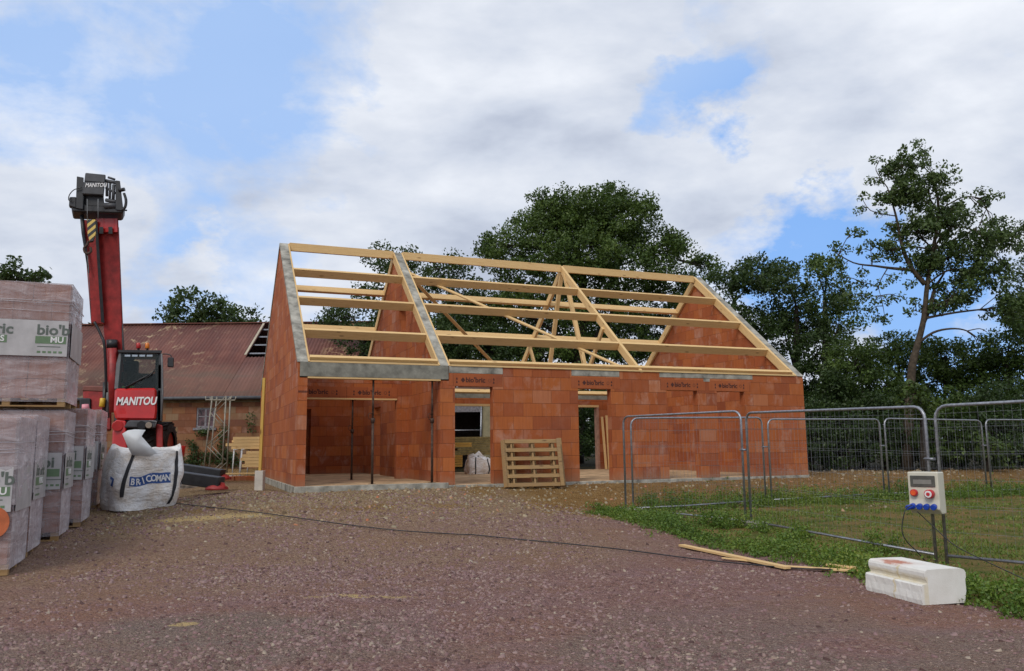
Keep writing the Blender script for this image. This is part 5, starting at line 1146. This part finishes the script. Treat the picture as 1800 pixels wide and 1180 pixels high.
def tree(name, label, cat, trunk, blobs, mat, bark, leaf=.16, per=60, cr=.55, dens=1.0, seed=1, group=None, base=None, limbs=True, droop=0.0, twigs=None, shellk=.55, squash=.8):
    """trunk: list of (point, radius); blobs: list of (centre, (rx,ry,rz))"""
    r = np.random.default_rng(seed); tb = base or Vector(trunk[0][0]); t = tag(empty(name, tb), label, cat, group)
    C = []
    for c, rad in blobs:
        rad = np.array(rad, float); n = max(5, int(dens*5.0*(rad[0]*rad[1]+rad[0]*rad[2]+rad[1]*rad[2])/3/(cr*cr)))
        g = r.normal(0, 1, (n, 3)); g /= np.linalg.norm(g, axis=1)[:, None]; q = r.uniform(shellk, 1.0, n)**.7
        C.append(np.array(c)+g*rad*q[:, None])
    C = np.concatenate(C); Rr = cr*r.uniform(.55, 1.25, len(C))
    V, Fq = leaf_quads(C, per, Rr, leaf, seed+1, droop, squash)
    fastmesh('crown', V-np.array(tb), [Fq], mat, t)
    mb = MB(); P = [Vector(p)-tb for p, _ in trunk]; mb.tube(smooth_path(P, 4), [trunk[0][1]]*0 or list(np.interp(np.linspace(0, len(P)-1, (len(P)-1)*4+1), range(len(P)), [q for _, q in trunk])), 9)
    if limbs:
        tp = P[-1]; tr = trunk[-1][1]
        for c, rad in blobs:
            c = Vector(c)-tb; k0 = min(range(len(P)), key=lambda i: (P[i]-c).length+ (P[i].z > c.z)*2.0); s0 = P[k0]; rad0 = trunk[k0][1]*.55
            m1 = s0.lerp(c, .45)+Vector(r.normal(0, .12, 3))*(c-s0).length*.5+Vector((0, 0, .1*(c-s0).length))
            mb.tube(smooth_path([s0, m1, c], 4), list(np.linspace(rad0, max(.02, rad0*.25), 9)), 6)
            near = C[np.argsort(np.linalg.norm(C-np.array(c+tb), axis=1)+r.random(len(C))*1.0)[:10]]
            for q in near:
                q = Vector(q)-tb; m2 = c.lerp(q, .5)+Vector(r.normal(0, .1, 3)); mb.tube([m1.lerp(c, float(r.uniform(.3, 1))), m2, q], [max(.018, rad0*.22), max(.012, rad0*.14), .008], 4, False)
    if twigs:
        for pts, r0, r1 in twigs:
            pts = [Vector(p)-tb for p in pts]; mb.tube(smooth_path(pts, 4), list(np.linspace(r0, r1, (len(pts)-1)*4+1)), 6)
    mb.build('trunk', bark, t); return t
def blob(px, py, Y, rpx, rpy=None, ry=None):
    c = at(px, py, Y); s = Y/F_PX; rx = rpx*s; return (tuple(c), (rx, ry if ry else rx*.9, (rpy if rpy else rpx)*s))
def gpt(px, Y): p = at(px, 780, Y); return Vector((p.x, Y, tzf(p.x, Y)-.05))
def simple_trunk(px, Y, ptop, r0, r1=.1, lean=0):
    g_ = gpt(px, Y); tpt = at(ptop[0], ptop[1], Y); return [(g_, r0), (g_.lerp(tpt, .5)+Vector((lean, 0, 0)), r0*.7), (tpt, r1)]
# the big oak behind the house
Yo = 37
tree('oak_tree', 'large spreading oak towering behind the middle of the house roof', 'tree', simple_trunk(1010, Yo, (1025, 480), .42, .16),
     [blob(1030, 372, Yo, 85, 44), blob(1070, 400, Yo+1, 90, 55), blob(990, 410, Yo+1, 90, 55), blob(950, 385, Yo, 62, 45), blob(1110, 390, Yo, 68, 48), blob(900, 450, Yo, 62, 42), blob(1165, 440, Yo, 52, 42), blob(1030, 440, Yo-1, 95, 50), blob(960, 490, Yo, 90, 50), blob(1100, 480, Yo, 90, 45),
      blob(868, 430, Yo, 28, 32), blob(1185, 425, Yo, 22, 20), blob(1180, 505, Yo+1, 60, 40), blob(1050, 545, Yo, 90, 40), blob(900, 540, Yo, 70, 45), blob(1235, 470, Yo+2, 35, 28), blob(1080, 345, Yo, 40, 18), blob(965, 350, Yo, 36, 16)],
     LEAF_OAK, BARK_D, .155, 95, .52, 1.15, 41, None, shellk=.3)
tree('birch_tree', 'lighter thin crowned tree left of the big oak over the roof', 'tree', simple_trunk(745, 36, (735, 500), .2, .07),
     [blob(690, 462, 36, 50, 35), blob(735, 500, 36, 60, 40), blob(790, 470, 36, 45, 26), blob(650, 520, 36, 38, 30), blob(805, 520, 36, 55, 40), blob(690, 560, 36, 60, 30), blob(760, 575, 36, 80, 40), blob(585, 565, 36.5, 30, 22), blob(850, 590, 36, 50, 35)],
     LEAF_DARK, BARK, .15, 70, .46, .95, 42, None, shellk=.25)
tree('round_tree', 'dark round tree standing in front of the barn end and behind the left roof bay', 'tree', simple_trunk(630, 34.2, (640, 600), .18, .07),
     [blob(640, 600, 34.2, 48, 30), blob(680, 600, 34.5, 50, 40), blob(600, 560, 35.5, 45, 18), blob(700, 640, 34.5, 60, 45)], LEAF_DARK, BARK_D, .14, 80, .45, 1.1, 43)
# tree row behind the right part of the house
row = [(1290, 34, [(1290, 492, 48, 34), (1335, 488, 52, 38), (1370, 485, 40, 30), (1270, 560, 55, 45), (1340, 570, 70, 50), (1240, 610, 60, 40)], 'broad dark tree rising right behind the house gable peak', LEAF_DARK),
       (1400, 33, [(1385, 500, 46, 36), (1425, 540, 55, 45), (1380, 590, 65, 50), (1440, 620, 60, 50), (1400, 680, 80, 55), (1460, 700, 60, 60)], 'dark tree hanging over the right corner of the house', LEAF_DARK),
       (1450, 35, [(1452, 480, 32, 34), (1480, 520, 30, 35), (1430, 470, 18, 22), (1475, 570, 40, 40)], 'feathery tree between the dark trees and the tall ash', LEAF_OAK),
       (960, 41, [(900, 590, 70, 45), (1000, 590, 80, 45), (1100, 590, 80, 45), (1180, 570, 60, 40)], 'dark tree filling the view through the middle roof bays', LEAF_DARK),
       (1075, 37, [(950, 620, 60, 34), (1030, 615, 60, 36), (1110, 610, 60, 36), (1190, 610, 60, 40)], 'dark leafy tree low behind the truss in the roof', LEAF_OAK),
       (880, 38.5, [(800, 560, 50, 30), (860, 545, 45, 30), (900, 610, 60, 40), (820, 620, 60, 35)], 'leafy tree under the left flank of the big oak', LEAF_OAK),
       (810, 36, [(800, 600, 60, 40), (870, 620, 60, 40), (760, 640, 60, 40)], 'dark tree low behind the diagonal roof brace', LEAF_DARK)]
for i, (px, Y, bl_, lab, mt) in enumerate(row):
    tree('broadleaf_tree', lab, 'tree', simple_trunk(px, Y, (px, bl_[0][1]+40), .25, .08), [blob(a, b, Y+.4*((j % 3)-1), c, e) for j, (a, b, c, e) in enumerate(bl_)], mt, BARK_D, .15, 80, .48, 1.1, 50+i, 'trees behind the house', shellk=.3)
# tall ash on the right
Ya = 27
ash_tr = [(gpt(1590, Ya), .19), (at(1602, 660, Ya), .135), (at(1612, 610, Ya), .11), (at(1624, 560, Ya), .09), (at(1630, 500, Ya), .075), (at(1640, 440, Ya), .06), (at(1650, 370, Ya), .05), (at(1640, 310, Ya), .03)]
tw = [([at(1613, 605, Ya), at(1640, 585, Ya-.3), at(1672, 578, Ya-.4), at(1700, 582, Ya-.4), at(1725, 600, Ya-.5)], .05, .012),
      ([at(1700, 582, Ya-.4), at(1722, 578, Ya-.4), at(1735, 584, Ya-.5)], .02, .01), ([at(1700, 583, Ya-.4), at(1712, 592, Ya-.4), at(1718, 604, Ya-.5)], .02, .01),
      ([at(1626, 500, Ya), at(1600, 468, Ya), at(1585, 430, Ya), at(1575, 380, Ya), at(1560, 330, Ya)], .09, .02), ([at(1605, 475, Ya), at(1570, 472, Ya), at(1540, 468, Ya), at(1500, 462, Ya), at(1462, 440, Ya)], .06, .012),
      ([at(1622, 570, Ya), at(1635, 540, Ya+.2), at(1642, 510, Ya+.2), at(1660, 480, Ya+.2)], .08, .03), ([at(1640, 440, Ya), at(1680, 420, Ya), at(1720, 400, Ya)], .05, .015),
      ([at(1560, 330, Ya), at(1540, 300, Ya), at(1545, 285, Ya)], .02, .008), ([at(1575, 380, Ya), at(1530, 370, Ya), at(1512, 340, Ya)], .02, .008), ([at(1560, 472, Ya), at(1545, 500, Ya), at(1548, 520, Ya)], .02, .008)]
ASH_C = [(1541, 281), (1613, 252), (1627, 266), (1530, 318), (1517, 345), (1512, 370), (1500, 408), (1513, 410), (1530, 428), (1468, 433), (1485, 440), (1512, 440), (1535, 455), (1545, 430), (1468, 462), (1480, 472), (1515, 480), (1545, 500), (1537, 530), (1560, 528), (1580, 522), (1556, 562), (1600, 548), (1608, 530), (1595, 400), (1570, 310), (1583, 322), (1575, 340), (1590, 350), (1578, 395), (1588, 415), (1580, 440), (1602, 430), (1596, 455), (1565, 350), (1555, 300), (1560, 300), (1545, 320), (1490, 500), (1506, 535), (1520, 520), (1620, 475), (1655, 500), (1600, 500), (1590, 475), (1570, 490), (1612, 455), (1575, 455), (1480, 490), (1495, 520), (1530, 545), (1545, 560), (1518, 500), (1752, 345), (1725, 335), (1560, 400), (1550, 375)]
nodes = [q for path, _, _ in tw for q in smooth_path(path, 5)]+smooth_path([p for p, _ in ash_tr[3:]], 5)
for c_ in [at(x, y, Ya) for x, y in ASH_C]:
    nr = sorted(nodes, key=lambda q: (q-c_).length+(.4 if q.z > c_.z+.3 else 0))[0]; m_ = nr.lerp(c_, .55)+Vector((0, 0, .12*(nr-c_).length))
    tw.append(([nr, m_, c_], .018, .006))
    if (nr-c_).length > .4: nodes.append(m_)
tree('ash_tree', 'tall slender ash with an airy windblown crown above the hedge on the right', 'tree', ash_tr,
     [blob(1588, 290, Ya, 42, 30, 1.0), blob(1628, 330, Ya, 60, 38, 1.3), blob(1578, 340, Ya, 45, 32, 1.0), blob(1668, 380, Ya, 60, 38, 1.4), blob(1608, 400, Ya, 45, 30, 1.2), blob(1688, 440, Ya, 65, 40, 1.5), blob(1638, 460, Ya, 42, 30, 1.2), blob(1728, 480, Ya, 55, 40, 1.4),
      blob(1678, 520, Ya, 45, 28, 1.2), blob(1728, 350, Ya, 16, 9, .3), blob(1563, 440, Ya, 26, 20, .6), blob(1758, 420, Ya, 50, 40, 1.2), blob(1763, 540, Ya, 40, 35, 1.1), blob(1638, 545, Ya, 14, 14, .3)],
     LEAF_ASH, BARK, .13, 44, .27, .74, 61, None, limbs=True, droop=.6, twigs=tw, shellk=.1, squash=.9)
def clusters(pts, Y, R, per, leaf, seed, parent_t, mat):
    C = np.array([tuple(at(x, y, Y)) for x, y in pts]); V, Fq = leaf_quads(C, per, R, leaf, seed, .6, .7); fastmesh('crown', V-np.array(parent_t.location), [Fq], mat, parent_t)
ash = [o for o in bpy.data.objects if o.name.startswith('ash_tree')][0]; ash.location = ash.matrix_world.translation
clusters(ASH_C, Ya, .27, 52, .13, 77, ash, LEAF_ASH)
# bushes and low trees on the right and along the hedge line
bush = [(1515, 29.5, [(1500, 640, 60, 45), (1540, 690, 60, 50), (1500, 750, 60, 50)], 'low green tree left of the ash trunk above the hedge', LEAF_OAK),
        (1580, 31, [(1560, 620, 62, 36), (1610, 630, 60, 38), (1570, 700, 70, 50), (1520, 640, 50, 40)], 'dark green bushy tree directly behind the ash trunk', LEAF_OAK),
        (1660, 30, [(1660, 630, 56, 36), (1700, 650, 60, 45), (1650, 700, 65, 50), (1730, 640, 45, 40)], 'green bushy tree right of the ash trunk', LEAF_BUSH),
        (1770, 28.5, [(1775, 610, 55, 50), (1800, 560, 50, 45), (1750, 670, 60, 50), (1820, 660, 50, 60)], 'mid green tree at the right edge below the ash branches', LEAF_OAK),
        (1840, 29, [(1830, 480, 60, 60), (1850, 400, 40, 40), (1830, 560, 60, 50)], 'tall tree cut off by the right edge of the picture', LEAF_DARK),
        (1450, 28.6, [(1440, 760, 50, 45), (1480, 790, 40, 30), (1450, 700, 45, 45)], 'dark bush behind the right corner of the house', LEAF_DARK),
        (1560, 27.6, [(1540, 770, 50, 42), (1590, 780, 45, 38), (1560, 720, 60, 45)], 'dark bush behind the rear fence below the ash', LEAF_DARK),
        (1650, 27.0, [(1640, 770, 48, 45), (1690, 760, 45, 45), (1660, 720, 50, 40)], 'dark leafy bush behind the power box', LEAF_OAK),
        (1750, 26.4, [(1740, 760, 50, 50), (1790, 750, 50, 60), (1830, 780, 40, 50), (1760, 710, 60, 40)], 'dark leafy bush at the right edge behind the rear fence', LEAF_DARK),
        (1620, 25.4, [(1608, 690, 30, 22), (1625, 720, 24, 26)], 'small bright green bush at the foot of the ash', LEAF_BUSH),
        (1735, 24.9, [(1735, 790, 26, 26), (1760, 800, 22, 20)], 'small light green shrub just behind the rear fence on the right', LEAF_BUSH)]
for i, (px, Y, bl_, lab, mt) in enumerate(bush):
    tree('bush' if bl_[0][1] > 680 else 'low_tree', lab, 'bush' if bl_[0][1] > 680 else 'tree', simple_trunk(px, Y, (px, bl_[0][1]+20), .12, .04), [blob(a, b, Y+.4*((j % 3)-1), c, e) for j, (a, b, c, e) in enumerate(bl_)], mt, BARK_D, .12, 75, .38, 1.1, 80+i, 'trees and bushes along the right boundary', shellk=.3)
for i, (px, Y) in enumerate(((1425, 27.6), (1490, 27.8), (1555, 27.4), (1620, 27.6), (1685, 27.2), (1750, 27.4), (1815, 27.0))):
    lab = ['dense hedge shrub just right of the house corner', 'dense hedge shrub second from the house corner', 'dense hedge shrub seen left of the power box between fence posts', 'dense hedge shrub directly above the power box', 'dense hedge shrub right above the power box', 'dense hedge shrub near the right edge behind the rear fence', 'dense hedge shrub at the very right edge'][i]
    tree('hedge_shrub', lab, 'shrub', simple_trunk(px, Y, (px, 760), .07, .03), [blob(px-8, 800, Y, 42, 24), blob(px+10, 765, Y+.2, 40, 32), blob(px, 725, Y+.4, 40, 30)], LEAF_DARK, BARK_D, .11, 70, .36, 1.2, 160+i, 'hedge shrubs along the right boundary', shellk=.3)
# rear boundary hedge low behind the house (seen through the openings) and far copse
for i, (px, Y) in enumerate(((900, 33), (1010, 33.5), (1110, 33), (1230, 33), (1330, 32))):
    tree('bush', ['dark bush seen through the gap right of the first doorway', 'dark bush seen through the second doorway', 'dark bush low behind the third doorway', 'dark bush behind the right doorways', 'dark bush behind the right end of the house'][i], 'bush', simple_trunk(px, Y, (px, 720), .1, .04), [blob(px-25, 700, Y, 50, 50), blob(px+30, 690, Y, 50, 45), blob(px, 755, Y, 60, 45)], LEAF_DARK, BARK_D, .13, 60, .42, 1.1, 110+i, 'bushes behind the house', shellk=.3)
for i, (px, py, Y, rr_, lab) in enumerate(((20, 475, 30, 34, 'treetop showing over the wrapped packs at the left edge'), (345, 540, 52, 52, 'rounded tree behind the barn ridge right of the boom'), (420, 560, 54, 40, 'lower tree behind the barn ridge next to the house gable'), (140, 590, 46, 40, 'tree between the wrapped packs and the boom'))):
    bl2 = [blob(px, py, Y, rr_, rr_*.6), blob(px-rr_*.7, py+rr_*.5, Y, rr_*.8, rr_*.6), blob(px+rr_*.8, py+rr_*.45, Y, rr_*.8, rr_*.5)] + ([blob(px-50, py+5, Y, 30, 26), blob(px+55, py+15, Y, 22, 12)] if px == 20 else [])
    tree('broadleaf_tree', lab, 'tree', simple_trunk(px, Y, (px, py+30), .25, .08), bl2, LEAF_DARK, BARK_D, .28 if Y > 40 else .18, 44, .6 if Y > 40 else .42, .9, 130+i, 'trees beyond the barn', shellk=.3)
# dark far-off wood closing the horizon
def far_wood():
    r = np.random.default_rng(5); n = 900; x = r.uniform(-90, 110, n); y = 62+r.uniform(-4, 8, n); z = 1+r.random(n)**.8*4.5
    V, Fq = leaf_quads(np.stack([x, y, z], 1), 26, 1.5, .9, 6); tag(fastmesh('far_wood', V, [Fq], LEAF_DARK), kind='stuff')
far_wood()
# ivy at the barn wall foot
def ivy():
    pts = []; r = np.random.default_rng(9)
    for (x0_, x1_, y0_, y1_, n) in ((335, 420, 797, 815, 50), (335, 343, 770, 800, 8), (348, 368, 757, 762, 8), (387, 398, 750, 800, 12), (436, 446, 720, 790, 8), (300, 340, 800, 815, 14)):
        for _ in range(n): pts.append(tuple(at(r.uniform(x0_, x1_), r.uniform(y0_, y1_), BY-.15)))
    V, Fq = leaf_quads(np.array(pts), 22, .22, .11, 12); V[:, 1] = BY-.02-np.abs(V[:, 1]-BY)*.9
    tag(fastmesh('ivy', V, [Fq], LEAF_DARK), 'dark ivy and weeds climbing the foot of the barn wall', 'ivy')
ivy()

# ---------------------------------------------------------------- grass and weeds
def grass_blades(name, n, seed, dens, hmin, hmax, mat, xr, yr, w=.006):
    r = np.random.default_rng(seed); x = r.uniform(*xr, n); y = r.uniform(*yr, n); kp = r.random(n) < dens(x, y); x, y = x[kp], y[kp]; n = len(x)
    h = r.uniform(hmin, hmax, n); a = r.random(n)*6.28; lx, ly = r.normal(0, .5, n)*h, r.normal(0, .5, n)*h; z = tz(x, y)-.01
    ww = w*(1+y/9); dx, dy = np.cos(a)*ww, np.sin(a)*ww
    V = np.stack([np.stack([x-dx, y-dy, z], 1), np.stack([x+dx, y+dy, z], 1), np.stack([x+lx, y+ly, z+h], 1)], 1).reshape(-1, 3)
    return tag(fastmesh(name, V, [np.arange(n*3).reshape(-1, 3)], mat), kind='stuff')
GR = leaf_mat('grass_blade', [(.07, .11, .018), (.11, .17, .025), (.16, .21, .035), (.28, .23, .08)], .2)
WD = leaf_mat('weed_leaf', [(.045, .095, .014), (.085, .155, .02), (.14, .21, .028), (.26, .28, .045)], .2)
def dgrass(x, y):
    g = masks(x, y)[0]; n = vnoise(x, y, 1.6, 33)*.6+vnoise(x, y, 5, 34)*.4; return g*ss(.46, .64, n)*.95+g*.05
grass_blades('grass', 230000, 3, dgrass, .02, .06, GR, (1, 20), (5, 24))
def weeds():
    r = np.random.default_rng(19); P = []; S = []
    def add(x, y, n_, hh, spread):
        for _ in range(n_):
            px, py = x+r.normal(0, spread), y+r.normal(0, spread); k_ = r.random(); P.append((px, py, tzf(px, py)+hh*k_)); S.append(1)
    y = 5.5
    while y < 17.6:      # verge along the drive
        ex = float(edge_x(np.array(y))); width = .55+.35*math.sin(y*1.3)+ (.25 if y < 9 else 0)
        for _ in range(int(24*max(.4, width)*(1+.5*(y < 10)))):
            f = r.random(); add(ex+.05+f*width, y+r.random()*.25, 5, .09+.20*r.random()**1.5*(1-.3*f), .06)
        y += .25
    for _ in range(260):      # runners creeping out over the gravel
        y_ = r.uniform(5.5, 17); add(float(edge_x(np.array(y_)))-r.exponential(.10), y_, 4, .06, .05)
    for _ in range(12):       # taller plants along the fence foot
        q = r.random(); xx = 2.37+3.06*q; yy = 17.45-6.83*q; hh = .12+.20*r.random(); cx_, cy2 = xx+r.normal(-.15, .18), yy+r.normal(0, .2)
        for _ in range(14): add(cx_+r.normal(0, .06), cy2+r.normal(0, .06), 4, hh, .05)
    for x in np.arange(2.4, 17, .16):     # rear strip
        yy = 18.0+(x-3)*.40
        if vnoise(np.array([x]), np.array([yy]), .6, 44)[0] > .30:
            for _ in range(13): add(x+r.normal(0, .15), yy+r.normal(0, .36), 6, .10+.30*r.random()**2, .08)
    for (cx, cy_, n_, hh) in ((4.05, 14.4, 60, .38), (10.1, 20.9, 26, .55), (6.9, 19.2, 30, .42), (8.0, 19.6, 16, .4), (12.4, 21.9, 16, .4), (5.6, 18.6, 30, .3)):
        for _ in range(n_): add(cx+r.normal(0, .22), cy_+r.normal(0, .2), 6, hh*r.random(), .06)
    C = np.array(P); V, Fq = leaf_quads(C, 7, .075, .042, 21, .0, .8); tag(fastmesh('weeds', V, [Fq], WD), kind='stuff')
weeds()
# twiggy tall stems in the verge
